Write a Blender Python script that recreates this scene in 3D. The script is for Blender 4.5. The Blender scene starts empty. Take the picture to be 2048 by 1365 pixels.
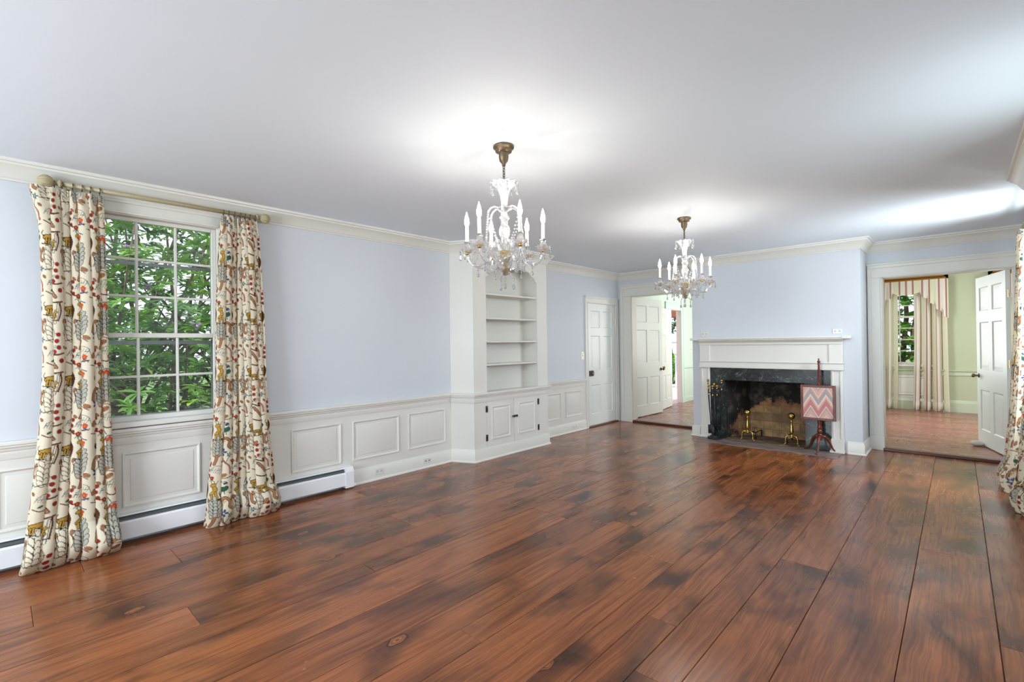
import bpy, math, random
import numpy as np
from mathutils import Vector, Matrix
random.seed(7)
rs = np.random.RandomState(11)
PI = math.pi
SC = bpy.context.scene
COL = SC.collection

# ------------------------------------------------------------------ camera
CAM_H = 1.4
yaw, pitch, roll = math.radians(42.845), math.radians(.307), math.radians(.740)
cF = Vector((-math.sin(yaw)*math.cos(pitch), math.cos(yaw)*math.cos(pitch), math.sin(pitch)))
cR = Vector((math.cos(yaw), math.sin(yaw), 0)); cU = cR.cross(cF)
cR2 = cR*math.cos(roll) - cU*math.sin(roll); cU2 = cU*math.cos(roll) + cR*math.sin(roll)
cd = bpy.data.cameras.new('camera'); cam = bpy.data.objects.new('camera', cd); COL.objects.link(cam)
M = Matrix((cR2, cU2, -cF)).transposed().to_4x4(); M.translation = Vector((0, 0, CAM_H))
cam.matrix_world = M
cd.sensor_fit = 'HORIZONTAL'; cd.sensor_width = 36; cd.lens = 961.165/2048*36
cd.clip_start = .05; cd.clip_end = 300
SC.camera = cam

# ------------------------------------------------------------------ world, sun, added daylight lamps, exposure
W = bpy.data.worlds.new('world'); SC.world = W; W.use_nodes = True
wn = W.node_tree; wn.nodes.clear()
wo = wn.nodes.new('ShaderNodeOutputWorld'); wb = wn.nodes.new('ShaderNodeBackground')
wb.inputs[0].default_value = (.80, .89, 1.0, 1); wb.inputs[1].default_value = 1.25
wn.links.new(wb.outputs[0], wo.inputs[0])
SC.view_settings.view_transform = 'Standard'
try: SC.view_settings.look = 'None'
except Exception: pass
SC.view_settings.gamma = 1; SC.view_settings.use_curve_mapping = False
SC.view_settings.exposure = 0.57
sd = bpy.data.lights.new('sun', 'SUN'); sd.energy = 3.6; sd.angle = .02; sd.color = (1, .96, .88)
sun = bpy.data.objects.new('sun', sd); COL.objects.link(sun)
sun.rotation_euler = Vector((.10, -.62, .78)).to_track_quat('Z', 'Y').to_euler()

def area(name, loc, rot, sx, sy, power, color):
    l = bpy.data.lights.new(name, 'AREA'); l.shape = 'RECTANGLE'; l.size = sx; l.size_y = sy
    l.energy = power; l.color = color
    o = bpy.data.objects.new(name, l); COL.objects.link(o); o.location = loc; o.rotation_euler = rot
    return o
DAY = (.80, .90, 1.0)
# added lamps: first at the curtained window, the rest at openings invented as fill
area('added_daylight', (1.12, 6.06, 1.95), (0, PI/2, 0), 1.1, 1.0, 88, DAY)
area('added_daylight', (1.12, 3.23, 1.95), (0, PI/2, 0), 1.1, 1.0, 24, DAY)
area('added_daylight', (1.05, -.9, 1.75), (0, PI/2, 0), 1.7, 1.5, 16, DAY)
area('added_daylight', (-2.3, -3.0, 1.75), (PI/2, 0, 0), 2.6, 1.7, 185, DAY)
# lamps added to brighten the green room and hall, at unseen invented openings
area('added_daylight', (2.72, 10.0, 1.6), (0, PI/2, 0), 1.5, 1.4, 55, (.92, .96, 1))
area('added_daylight', (-1.5, 10.0, 1.6), (0, -PI/2, 0), 1.5, 1.2, 42, (.92, .96, 1))
area('added_daylight', (-2.08, 10.2, 1.6), (0, PI/2, 0), 1.5, .95, 45, (1, .97, .95))

# ------------------------------------------------------------------ measurements
XL, XR, YB, YF, ZC = -4.46, .62, 7.606, 7.088, 2.614
YN = -2.6                       # wall behind the camera
T = .15

# ------------------------------------------------------------------ helpers
def lin(r, g, b):
    f = lambda c: (c/255)/12.92 if c/255 <= .04045 else ((c/255+.055)/1.055)**2.4
    return (f(r), f(g), f(b), 1)

def mat(name, color=(.8, .8, .8, 1), rough=.5, metal=0, spec=.5, **k):
    m = bpy.data.materials.new(name); m.use_nodes = True
    b = m.node_tree.nodes['Principled BSDF']
    b.inputs['Base Color'].default_value = color; b.inputs['Roughness'].default_value = rough
    b.inputs['Metallic'].default_value = metal; b.inputs['Specular IOR Level'].default_value = spec
    for kk, v in k.items(): b.inputs[kk.replace('_', ' ')].default_value = v
    return m
def N(m, t, **k):
    n = m.node_tree.nodes.new(t)
    for a, v in k.items(): setattr(n, a, v)
    return n
def L(m, a, b): m.node_tree.links.new(a, b)
def bsdf(m): return m.node_tree.nodes['Principled BSDF']
def ramp(m, stops, fac=None, interp='LINEAR'):
    r = N(m, 'ShaderNodeValToRGB'); cr = r.color_ramp; cr.interpolation = interp
    while len(cr.elements) < len(stops): cr.elements.new(.5)
    for e, (p, c) in zip(cr.elements, stops): e.position = p; e.color = c if len(c) == 4 else (*c, 1)
    if fac is not None: L(m, fac, r.inputs[0])
    return r
def noise(m, vec, scale, detail=4, rough=.5, dist=0):
    n = N(m, 'ShaderNodeTexNoise'); n.inputs['Scale'].default_value = scale; n.inputs['Detail'].default_value = detail
    n.inputs['Roughness'].default_value = rough; n.inputs['Distortion'].default_value = dist
    if vec is not None: L(m, vec, n.inputs['Vector'])
    return n
def mapping(m, vec, scale=(1, 1, 1), loc=(0, 0, 0), rot=(0, 0, 0)):
    n = N(m, 'ShaderNodeMapping'); n.inputs['Scale'].default_value = scale; n.inputs['Location'].default_value = loc
    n.inputs['Rotation'].default_value = rot; L(m, vec, n.inputs['Vector']); return n.outputs[0]
def mixc(m, fac, a, b, mode='MIX'):
    n = N(m, 'ShaderNodeMix', data_type='RGBA', blend_type=mode)
    for s, v in ((0, fac), (6, a), (7, b)):
        if hasattr(v, 'is_output'): L(m, v, n.inputs[s])
        else: n.inputs[s].default_value = v
    return n.outputs[2]
def maths(m, op, a, b=None, clamp=False):
    n = N(m, 'ShaderNodeMath', operation=op); n.use_clamp = clamp
    for s, v in ((0, a), (1, b)):
        if v is None: continue
        if hasattr(v, 'is_output'): L(m, v, n.inputs[s])
        else: n.inputs[s].default_value = v
    return n.outputs[0]
def bump(m, h, strength=.2, dist=.01):
    n = N(m, 'ShaderNodeBump'); n.inputs['Strength'].default_value = strength; n.inputs['Distance'].default_value = dist
    L(m, h, n.inputs['Height']); L(m, n.outputs[0], bsdf(m).inputs['Normal'])
def objco(m): return N(m, 'ShaderNodeTexCoord').outputs['Object']

def paint(name, c, rough=.5, var=.03, bumps=.05):
    m = mat(name, lin(*c), rough)
    o = objco(m); n = noise(m, o, 1.3, 3)
    d = tuple(v*(1-var*2) for v in lin(*c)[:3]) + (1,)
    L(m, mixc(m, n.outputs[0], lin(*c), d), bsdf(m).inputs['Base Color'])
    n2 = noise(m, o, 60, 3); bump(m, n2.outputs[0], bumps, .003)
    return m

class MB:
    """collects geometry for ONE mesh"""
    def __init__(s): s.v = []; s.f = []; s.mi = []; s.cur = 0
    def add(s, vs, fs):
        b = len(s.v); s.v += [tuple(p) for p in vs]
        s.f += [tuple(b+i for i in f) for f in fs]; s.mi += [s.cur]*len(fs)
    def box(s, x0, x1, y0, y1, z0, z1, bev=0):
        x0, x1 = min(x0, x1), max(x0, x1); y0, y1 = min(y0, y1), max(y0, y1); z0, z1 = min(z0, z1), max(z0, z1)
        if bev <= 0:
            s.add([(x0,y0,z0),(x1,y0,z0),(x1,y1,z0),(x0,y1,z0),(x0,y0,z1),(x1,y0,z1),(x1,y1,z1),(x0,y1,z1)],
                  [(0,3,2,1),(4,5,6,7),(0,1,5,4),(1,2,6,5),(2,3,7,6),(3,0,4,7)])
        else:
            b = min(bev, (x1-x0)/2.01, (y1-y0)/2.01, (z1-z0)/2.01)
            vs = []; idx = {}
            X, Y, Z = (x0, x1), (y0, y1), (z0, z1)
            for i in (0, 1):
                for j in (0, 1):
                    for k in (0, 1):
                        sx, sy, sz = 1-2*i, 1-2*j, 1-2*k
                        idx[i,j,k,'x'] = len(vs); vs.append((X[i], Y[j]+sy*b, Z[k]+sz*b))
                        idx[i,j,k,'y'] = len(vs); vs.append((X[i]+sx*b, Y[j], Z[k]+sz*b))
                        idx[i,j,k,'z'] = len(vs); vs.append((X[i]+sx*b, Y[j]+sy*b, Z[k]))
            q = idx; fs = []
            for i in (0, 1):
                fs.append((q[i,0,0,'x'], q[i,1,0,'x'], q[i,1,1,'x'], q[i,0,1,'x']))
                fs.append((q[0,i,0,'y'], q[1,i,0,'y'], q[1,i,1,'y'], q[0,i,1,'y']))
                fs.append((q[0,0,i,'z'], q[1,0,i,'z'], q[1,1,i,'z'], q[0,1,i,'z']))
                for j in (0, 1):
                    fs.append((q[i,j,0,'x'], q[i,j,1,'x'], q[i,j,1,'y'], q[i,j,0,'y']))
                    fs.append((q[i,0,j,'x'], q[i,1,j,'x'], q[i,1,j,'z'], q[i,0,j,'z']))
                    fs.append((q[0,i,j,'y'], q[1,i,j,'y'], q[1,i,j,'z'], q[0,i,j,'z']))
                    for k in (0, 1): fs.append((q[i,j,k,'x'], q[i,j,k,'y'], q[i,j,k,'z']))
            s.add(vs, fs)
    def lathe(s, prof, c=(0, 0, 0), n=20, flute=0, nf=0, axis='z', cap=True, zwob=0):
        vs = []; fs = []
        for (r, z) in prof:
            for i in range(n):
                a = 2*PI*i/n; rr = r*(1+flute*math.cos(nf*a)) if nf else r
                zz = z + (zwob*math.cos(nf*a)*r if nf else 0)
                p = (rr*math.cos(a), rr*math.sin(a), zz)
                if axis == 'y': p = (p[0], p[2], p[1])
                if axis == 'x': p = (p[2], p[0], p[1])
                vs.append((c[0]+p[0], c[1]+p[1], c[2]+p[2]))
        m = len(prof)
        for j in range(m-1):
            for i in range(n):
                k = (i+1) % n; fs.append((j*n+i, j*n+k, (j+1)*n+k, (j+1)*n+i))
        if cap: fs.append(tuple(range(n-1, -1, -1))); fs.append(tuple((m-1)*n+i for i in range(n)))
        s.add(vs, fs)
    def tube(s, pts, r, n=8, closed=False, flat=1.0):
        pts = [Vector(p) for p in pts]; m = len(pts); vs = []; fs = []
        rr = r if hasattr(r, '__len__') else [r]*m
        up = None
        for i, p in enumerate(pts):
            a = pts[(i-1) % m] if (closed or i > 0) else p
            b = pts[(i+1) % m] if (closed or i < m-1) else p
            t = (b-a).normalized()
            if up is None: up = Vector((0, 0, 1)) if abs(t.z) < .9 else Vector((1, 0, 0))
            sd_ = t.cross(up)
            if sd_.length < 1e-5: sd_ = t.orthogonal()
            sd_.normalize(); u2 = sd_.cross(t).normalized(); up = u2
            for k in range(n):
                an = 2*PI*k/n
                vs.append(p + sd_*math.cos(an)*rr[i] + u2*math.sin(an)*rr[i]*flat)
        for i in range(m if closed else m-1):
            j = (i+1) % m
            for k in range(n):
                l = (k+1) % n; fs.append((i*n+k, i*n+l, j*n+l, j*n+k))
        if not closed: fs.append(tuple(range(n-1, -1, -1))); fs.append(tuple((m-1)*n+k for k in range(n)))
        s.add(vs, fs)
    def ball(s, c, r, n=8, m=6, sz=1):
        prof = [(max(r*math.sin(PI*j/m), r*.02), -r*sz*math.cos(PI*j/m)) for j in range(m+1)]
        s.lathe(prof, c, n)
    def prism(s, poly, axis, a0, a1):
        """polygon (2d) extruded along an axis; poly given in the other two axes in xyz order"""
        def P(u, v, w): return {'x': (w, u, v), 'y': (u, w, v), 'z': (u, v, w)}[axis]
        n = len(poly); vs = [P(u, v, a0) for u, v in poly] + [P(u, v, a1) for u, v in poly]
        fs = [tuple(range(n)), tuple(range(2*n-1, n-1, -1))]
        for i in range(n): j = (i+1) % n; fs.append((i, i+n, j+n, j))
        s.add(vs, fs)
    def sweep(s, prof, path, side=1):
        """moulding profile (d,z) carried along a plan path, mitred; side=1: room lies to the right"""
        P = [Vector((p[0], p[1], 0)) for p in path]; n = len(P); m = len(prof); vs = []
        nr = []
        for i in range(n-1):
            t = (P[i+1]-P[i]).normalized(); nr.append(Vector((t.y, -t.x, 0))*side)
        for i in range(n):
            if i == 0: k = nr[0]
            elif i == n-1: k = nr[-1]
            else:
                a, b = nr[i-1], nr[i]; k = (a+b); k = k/(k.dot(a))
            for d, z in prof: q = P[i]+k*d; vs.append((q.x, q.y, z))
        fs = []
        for i in range(n-1):
            for j in range(m-1): fs.append((i*m+j, i*m+j+1, (i+1)*m+j+1, (i+1)*m+j))
        fs.append(tuple(range(m))); fs.append(tuple((n-1)*m+j for j in range(m-1, -1, -1)))
        s.add(vs, fs)
    def rings(s, fn, a0, a1, b0, b1, prof):
        """concentric rectangular rings (inset, height) mapped by fn(a,b,h) - raised or sunk panels"""
        vs = []; fs = []
        for ins, h in prof:
            for a, b in ((a0+ins, b0+ins), (a1-ins, b0+ins), (a1-ins, b1-ins), (a0+ins, b1-ins)): vs.append(fn(a, b, h))
        m = len(prof)
        for j in range(m-1):
            for i in range(4): k = (i+1) % 4; fs.append((j*4+i, j*4+k, (j+1)*4+k, (j+1)*4+i))
        fs.append(tuple((m-1)*4+i for i in range(4)))
        s.add(vs, fs)
    def build(s, name, mats, parent=None, smooth=False, auto=None, loc=None):
        me = bpy.data.meshes.new(name); me.from_pydata(s.v, [], s.f); me.validate()
        if not isinstance(mats, (list, tuple)): mats = [mats]
        for m in mats: me.materials.append(m)
        if len(mats) > 1 and len(me.polygons) == len(s.mi): me.polygons.foreach_set('material_index', s.mi)
        import bmesh
        bm = bmesh.new(); bm.from_mesh(me); bmesh.ops.recalc_face_normals(bm, faces=bm.faces)
        if smooth:
            for f in bm.faces: f.smooth = True
            if auto is not None:
                for e in bm.edges:
                    if len(e.link_faces) == 2 and e.calc_face_angle(0) > auto: e.smooth = False
        bm.to_mesh(me); bm.free()
        o = bpy.data.objects.new(name, me); COL.objects.link(o)
        if parent: o.parent = parent
        if loc is not None: o.location = loc
        return o

def tag(o, label=None, cat=None, group=None, kind=None):
    if label: o['label'] = label
    if cat: o['category'] = cat
    if group: o['group'] = group
    if kind: o['kind'] = kind
    return o
def empty(name, loc, rz=0):
    o = bpy.data.objects.new(name, None); COL.objects.link(o); o.location = loc; o.rotation_euler = (0, 0, rz)
    o.empty_display_size = .1
    return o
def child(mb, name, m, par, smooth=False, auto=None):
    """mesh given in world coordinates, parented under an unrotated empty"""
    l = par.location
    p = par.parent
    off = Vector(l)
    while p: off += Vector(p.location); p = p.parent
    mb.v = [(a-off.x, b-off.y, c-off.z) for a, b, c in mb.v]
    return mb.build(name, m, par, smooth, auto)
def struct(mb, name, m, label, cat='building part', smooth=False, auto=None):
    o = mb.build(name, m, None, smooth, auto); tag(o, label, cat, kind='structure'); return o
def copy_tree(o, parent=None):
    c = o.copy(); COL.objects.link(c)
    if parent is not None: c.parent = parent
    for ch in list(o.children): copy_tree(ch, c)
    return c

# ------------------------------------------------------------------ materials
m_wall = paint('pale_blue_paint', (208, 212, 217), .55)
m_ceil = paint('ceiling_white', (234, 242, 249), .7, .012)
m_trim = paint('trim_white', (221, 219, 210), .35, .02, .03)
m_green = paint('green_paint', (176, 181, 150), .6)
m_greent = paint('green_trim', (186, 193, 166), .4)
m_hall = paint('hall_green_paint', (206, 222, 208), .55)
m_hallt = paint('hall_green_trim', (203, 222, 209), .35)
m_door = paint('door_white', (222, 225, 219), .35, .02, .03)
m_black = mat('black_iron', lin(24, 23, 24), .45)
m_brass = mat('polished_brass', lin(196, 164, 92), .22, 1)
m_nickel = mat('aged_silver', lin(118, 102, 82), .42, .9)
m_heat = paint('heater_enamel', (232, 233, 235), .35, .01, .0)
m_slot = mat('heater_slot_dark', lin(38, 44, 46), .6)
m_fin = mat('heater_grey_metal', lin(128, 138, 138), .4, .6)
m_plate = mat('plate_ivory', lin(236, 232, 214), .35)
m_rodm = paint('rod_cream_gilt', (180, 166, 130), .4, .12, .2)
m_mahog = mat('mahogany', lin(104, 40, 24), .25)
_o = objco(m_mahog); _n = noise(m_mahog, mapping(m_mahog, _o, (30, 30, 4)), 3, 4)
L(m_mahog, ramp(m_mahog, [(.3, lin(66, 24, 15)), (.7, lin(126, 54, 32))], _n.outputs[0]).outputs[0], bsdf(m_mahog).inputs['Base Color'])

def crystal(name, tr, gl):
    m = bpy.data.materials.new(name); m.use_nodes = True; nt = m.node_tree; nt.nodes.clear()
    out = N(m, 'ShaderNodeOutputMaterial'); t = N(m, 'ShaderNodeBsdfTransparent'); g = N(m, 'ShaderNodeBsdfGlossy')
    t.inputs[0].default_value = (.80, .81, .83, 1); g.inputs['Roughness'].default_value = .06
    d = N(m, 'ShaderNodeBsdfTranslucent'); d.inputs[0].default_value = (.95, .95, .95, 1)
    f = N(m, 'ShaderNodeLayerWeight'); f.inputs[0].default_value = .45
    mx = N(m, 'ShaderNodeMixShader'); mx2 = N(m, 'ShaderNodeMixShader')
    fac = maths(m, 'MULTIPLY_ADD', f.outputs['Facing'], gl); m.node_tree.nodes[-1].inputs[2].default_value = tr
    L(m, fac, mx.inputs[0]); L(m, t.outputs[0], mx.inputs[1]); L(m, g.outputs[0], mx.inputs[2])
    mx2.inputs[0].default_value = .20; L(m, mx.outputs[0], mx2.inputs[1]); L(m, d.outputs[0], mx2.inputs[2])
    L(m, mx2.outputs[0], out.inputs[0]); return m
m_crys = crystal('cut_crystal', .26, .8)
m_frost = mat('pressed_glass_white', lin(205, 208, 212), .12, 0, .8); m_frost.node_tree.nodes['Principled BSDF'].inputs['Transmission Weight'].default_value = .35
def pane_mat():
    m = bpy.data.materials.new('window_glass'); m.use_nodes = True; nt = m.node_tree; nt.nodes.clear()
    out = N(m, 'ShaderNodeOutputMaterial'); t = N(m, 'ShaderNodeBsdfTransparent'); g = N(m, 'ShaderNodeBsdfGlossy')
    g.inputs['Roughness'].default_value = .02; f = N(m, 'ShaderNodeFresnel'); f.inputs[0].default_value = 1.5
    d = N(m, 'ShaderNodeBsdfDiffuse'); d.inputs[0].default_value = (.8, .82, .85, 1)
    nz = noise(m, mapping(m, objco(m), (1, 1.5, 4)), 3, 5, .6, .6)
    dust = ramp(m, [(.52, (.0, .0, .0)), (.78, (.10, .10, .10))], nz.outputs[0])
    mx = N(m, 'ShaderNodeMixShader'); mx2 = N(m, 'ShaderNodeMixShader')
    L(m, f.outputs[0], mx.inputs[0]); L(m, t.outputs[0], mx.inputs[1]); L(m, g.outputs[0], mx.inputs[2])
    L(m, dust.outputs[0], mx2.inputs[0]); L(m, mx.outputs[0], mx2.inputs[1]); L(m, d.outputs[0], mx2.inputs[2])
    L(m, mx2.outputs[0], out.inputs[0]); return m
m_pane = pane_mat()
m_bulb = bpy.data.materials.new('lit_bulb'); m_bulb.use_nodes = True
_b = bsdf(m_bulb); _b.inputs['Base Color'].default_value = (1, 1, 1, 1)
_b.inputs['Emission Color'].default_value = (1, .93, .84, 1); _b.inputs['Emission Strength'].default_value = 122
m_candle = mat('candle_sleeve_white', lin(238, 236, 228), .4)

def wood_floor(name, c_light, c_mid, c_dark, along='y', rough=.2, gloss=.5):
    m = mat(name, (1, 1, 1, 1), rough, 0, gloss)
    o = objco(m)
    at = N(m, 'ShaderNodeAttribute', attribute_name='board')
    add = N(m, 'ShaderNodeVectorMath', operation='MULTIPLY_ADD')
    L(m, at.outputs['Color'], add.inputs[0]); add.inputs[1].default_value = (17, 23, 0); L(m, o, add.inputs[2])
    v = add.outputs[0]
    if along == 'x': v = mapping(m, v, rot=(0, 0, PI/2))
    # slow warp of the grain
    wn_ = noise(m, mapping(m, v, (2.2, .9, 1)), 1.6, 3)
    warp = N(m, 'ShaderNodeVectorMath', operation='MULTIPLY_ADD')
    L(m, wn_.outputs['Color'], warp.inputs[0]); warp.inputs[1].default_value = (.09, .0, 0); L(m, v, warp.inputs[2])
    wv = warp.outputs[0]
    g1 = noise(m, mapping(m, wv, (34, 1.1, 1)), 1.0, 5, .62)
    g2 = noise(m, mapping(m, wv, (110, 2.2, 1)), 1.0, 3, .6)
    bl = noise(m, mapping(m, v, (3.6, 1.5, 1), rot=(0, 0, .15)), 1.1, 3.2, .5, .7)
    bl2 = noise(m, mapping(m, v, (1.1, .45, 1), loc=(5, 3, 0)), 1.0, 2, .5)
    # knots
    vo = N(m, 'ShaderNodeTexVoronoi', feature='F1'); vo.inputs['Scale'].default_value = 1.0
    kd = noise(m, v, 14, 3)
    kw = N(m, 'ShaderNodeVectorMath', operation='MULTIPLY_ADD')
    L(m, kd.outputs['Color'], kw.inputs[0]); kw.inputs[1].default_value = (.05, .05, 0); L(m, v, kw.inputs[2])
    L(m, mapping(m, kw.outputs[0], (2.5, 1.35, .0)), vo.inputs['Vector'])
    kn = vo.outputs['Distance']
    base = ramp(m, [(.28, c_mid), (.5, c_light), (.75, tuple(min(1, c*1.22) for c in c_light[:3])+(1,))], g1.outputs[0])
    c = mixc(m, ramp(m, [(.40, (0, 0, 0)), (.62, (.55, .55, .55))], g2.outputs[0]).outputs[0], base.outputs[0], c_mid)
    # dark cloudy stain, partly collected round the knots
    near = ramp(m, [(.05, (.17, .17, .17)), (.45, (0, 0, 0))], kn)
    bsum = maths(m, 'ADD', bl.outputs[0], near.outputs[0])
    bsum = maths(m, 'ADD', bsum, maths(m, 'MULTIPLY', maths(m, 'SUBTRACT', bl2.outputs[0], .5), .35))
    st = ramp(m, [(.48, (0, 0, 0)), (.60, (.36, .36, .36)), (.80, (1, 1, 1))], bsum)
    c = mixc(m, st.outputs[0], c, c_dark)
    vs = N(m, 'ShaderNodeSeparateColor'); L(m, vo.outputs['Color'], vs.inputs[0])
    keep = ramp(m, [(.12, (0, 0, 0)), (.16, (1, 1, 1))], vs.outputs[0])
    halo = ramp(m, [(.05, (.85, .85, .85)), (.14, (.45, .45, .45)), (.26, (0, 0, 0))], kn)
    c = mixc(m, maths(m, 'MULTIPLY', halo.outputs[0], keep.outputs[0]), c, tuple(x*.5+y*.5 for x, y in zip(c_mid, c_dark)))
    ring = ramp(m, [(.0, (.95, .95, .95)), (.045, (.85, .85, .85)), (.062, (.5, .5, .5)), (.07, (0, 0, 0))], kn)
    c = mixc(m, maths(m, 'MULTIPLY', ring.outputs[0], keep.outputs[0]), c, tuple(min(1, x*1.12) for x in c_light[:3])+(1,))
    core = ramp(m, [(.018, (.7, .7, .7)), (.024, (0, 0, 0)), (.036, (0, 0, 0)), (.042, (.8, .8, .8)), (.050, (0, 0, 0)), (.064, (0, 0, 0)), (.072, (.9, .9, .9)), (.084, (0, 0, 0))], kn)
    c = mixc(m, maths(m, 'MULTIPLY', core.outputs[0], keep.outputs[0]), c, tuple(x*.8 for x in c_dark[:3])+(1,))
    sep = N(m, 'ShaderNodeSeparateColor'); L(m, at.outputs['Color'], sep.inputs[0])
    tone = ramp(m, [(0, (.80, .76, .74)), (1, (1.12, 1.10, 1.08))], sep.outputs[2])
    c = mixc(m, 1.0, c, tone.outputs[0], 'MULTIPLY')
    L(m, c, bsdf(m).inputs['Base Color'])
    rr = ramp(m, [(.3, (rough*.8,)*3), (.7, (rough*1.35,)*3)], noise(m, v, 3, 4).outputs[0])
    L(m, rr.outputs[0], bsdf(m).inputs['Roughness'])
    cup = noise(m, mapping(m, v, (1.5, 3.2, 1)), 1.3, 1.5, .4)
    hh = maths(m, 'ADD', maths(m, 'MULTIPLY', cup.outputs[0], 1.0), maths(m, 'MULTIPLY', g1.outputs[0], .06))
    bump(m, hh, .22, .012)
    return m
m_floor = wood_floor('wide_pine_boards', lin(152, 90, 50), lin(102, 54, 32), lin(32, 16, 11), rough=.22)
m_floor2 = wood_floor('hall_boards', lin(150, 99, 82), lin(141, 91, 76), lin(130, 82, 69), 'x', .25)
m_thr = mat('threshold_wood', lin(88, 46, 32), .3)

m_marb = mat('black_marble', lin(28, 32, 33), .18)
_o = objco(m_marb); _n1 = noise(m_marb, mapping(m_marb, _o, (1, 1, 1.6)), 5, 8, .65, 1.6)
_v1 = ramp(m_marb, [(.485, (0, 0, 0)), (.5, (1, 1, 1)), (.515, (0, 0, 0))], _n1.outputs[0])
_n2 = noise(m_marb, _o, 3, 4); _n3 = noise(m_marb, _o, 22, 5, .7)
_c = mixc(m_marb, ramp(m_marb, [(.4, (0, 0, 0)), (.75, (1, 1, 1))], _n2.outputs[0]).outputs[0], lin(22, 25, 27), lin(62, 72, 70))
_c = mixc(m_marb, maths(m_marb, 'MULTIPLY', _v1.outputs[0], ramp(m_marb, [(.45, (0, 0, 0)), (.7, (.7, .7, .7))], _n3.outputs[0]).outputs[0]), _c, lin(190, 190, 180))
L(m_marb, _c, bsdf(m_marb).inputs['Base Color'])

m_fire = mat('sooted_firebrick', lin(120, 95, 70), .85)
_o = objco(m_fire)
_sx = N(m_fire, 'ShaderNodeSeparateXYZ'); L(m_fire, _o, _sx.inputs[0])
_cmb = N(m_fire, 'ShaderNodeCombineXYZ')
L(m_fire, maths(m_fire, 'ADD', _sx.outputs[0], maths(m_fire, 'MULTIPLY', _sx.outputs[1], .8)), _cmb.inputs[0]); L(m_fire, _sx.outputs[2], _cmb.inputs[1])
_br = N(m_fire, 'ShaderNodeTexBrick'); L(m_fire, _cmb.outputs[0], _br.inputs['Vector'])
_br.inputs['Scale'].default_value = 1; _br.inputs['Brick Width'].default_value = .23; _br.inputs['Row Height'].default_value = .115
_br.inputs['Mortar Size'].default_value = .004; _br.inputs['Color1'].default_value = lin(186, 150, 102); _br.inputs['Color2'].default_value = lin(128, 98, 70); _br.inputs['Mortar'].default_value = lin(126, 100, 72)
_nn = noise(m_fire, _o, 9, 5, .6); _nb = noise(m_fire, _o, 4.2, 6, .62)
_c = mixc(m_fire, ramp(m_fire, [(.40, (0, 0, 0)), (.62, (.75, .75, .75))], _nn.outputs[0]).outputs[0], _br.outputs[0], lin(112, 90, 66))
# soot: an arch of clean brick low in the middle of the back wall
_ax = maths(m_fire, 'DIVIDE', maths(m_fire, 'ABSOLUTE', maths(m_fire, 'ADD', _sx.outputs[0], -.02)), .56)
_az = maths(m_fire, 'DIVIDE', _sx.outputs[2], .60)
_rad = maths(m_fire, 'SQRT', maths(m_fire, 'ADD', maths(m_fire, 'POWER', _ax, 2.0), maths(m_fire, 'POWER', _az, 2.0)))
_rad = maths(m_fire, 'ADD', _rad, maths(m_fire, 'MULTIPLY', maths(m_fire, 'SUBTRACT', _nb.outputs[0], .5), 1.15))
_rd = ramp(m_fire, [(.80, (0, 0, 0)), (.88, (1, 1, 1)), (.97, (0, 0, 0))], _rad)
_c = mixc(m_fire, maths(m_fire, 'MULTIPLY', _rd.outputs[0], .6), _c, lin(150, 76, 40))
_so = ramp(m_fire, [(.90, (0, 0, 0)), (1.0, (1, 1, 1))], _rad)
_sc = mixc(m_fire, ramp(m_fire, [(.5, (0, 0, 0)), (.72, (1, 1, 1))], _nn.outputs[0]).outputs[0], lin(22, 20, 19), lin(84, 74, 62))
L(m_fire, mixc(m_fire, _so.outputs[0], _c, _sc), bsdf(m_fire).inputs['Base Color'])
bump(m_fire, _br.outputs['Fac'], -.4, .01)

m_hearth = mat('grey_slate_hearth', lin(120, 104, 98), .5)
_o = objco(m_hearth); _n = noise(m_hearth, mapping(m_hearth, _o, (1.2, 7, 1)), 3.5, 6, .6, .8)
L(m_hearth, ramp(m_hearth, [(.3, lin(66, 50, 44)), (.5, lin(122, 104, 98)), (.72, lin(160, 148, 146))], _n.outputs[0]).outputs[0], bsdf(m_hearth).inputs['Base Color'])
m_fbase = mat('hearth_ash_stone', lin(112, 92, 72), .85)
_o = objco(m_fbase); _n = noise(m_fbase, _o, 8, 5)
L(m_fbase, ramp(m_fbase, [(.3, lin(62, 50, 40)), (.7, lin(136, 114, 88))], _n.outputs[0]).outputs[0], bsdf(m_fbase).inputs['Base Color'])

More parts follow.
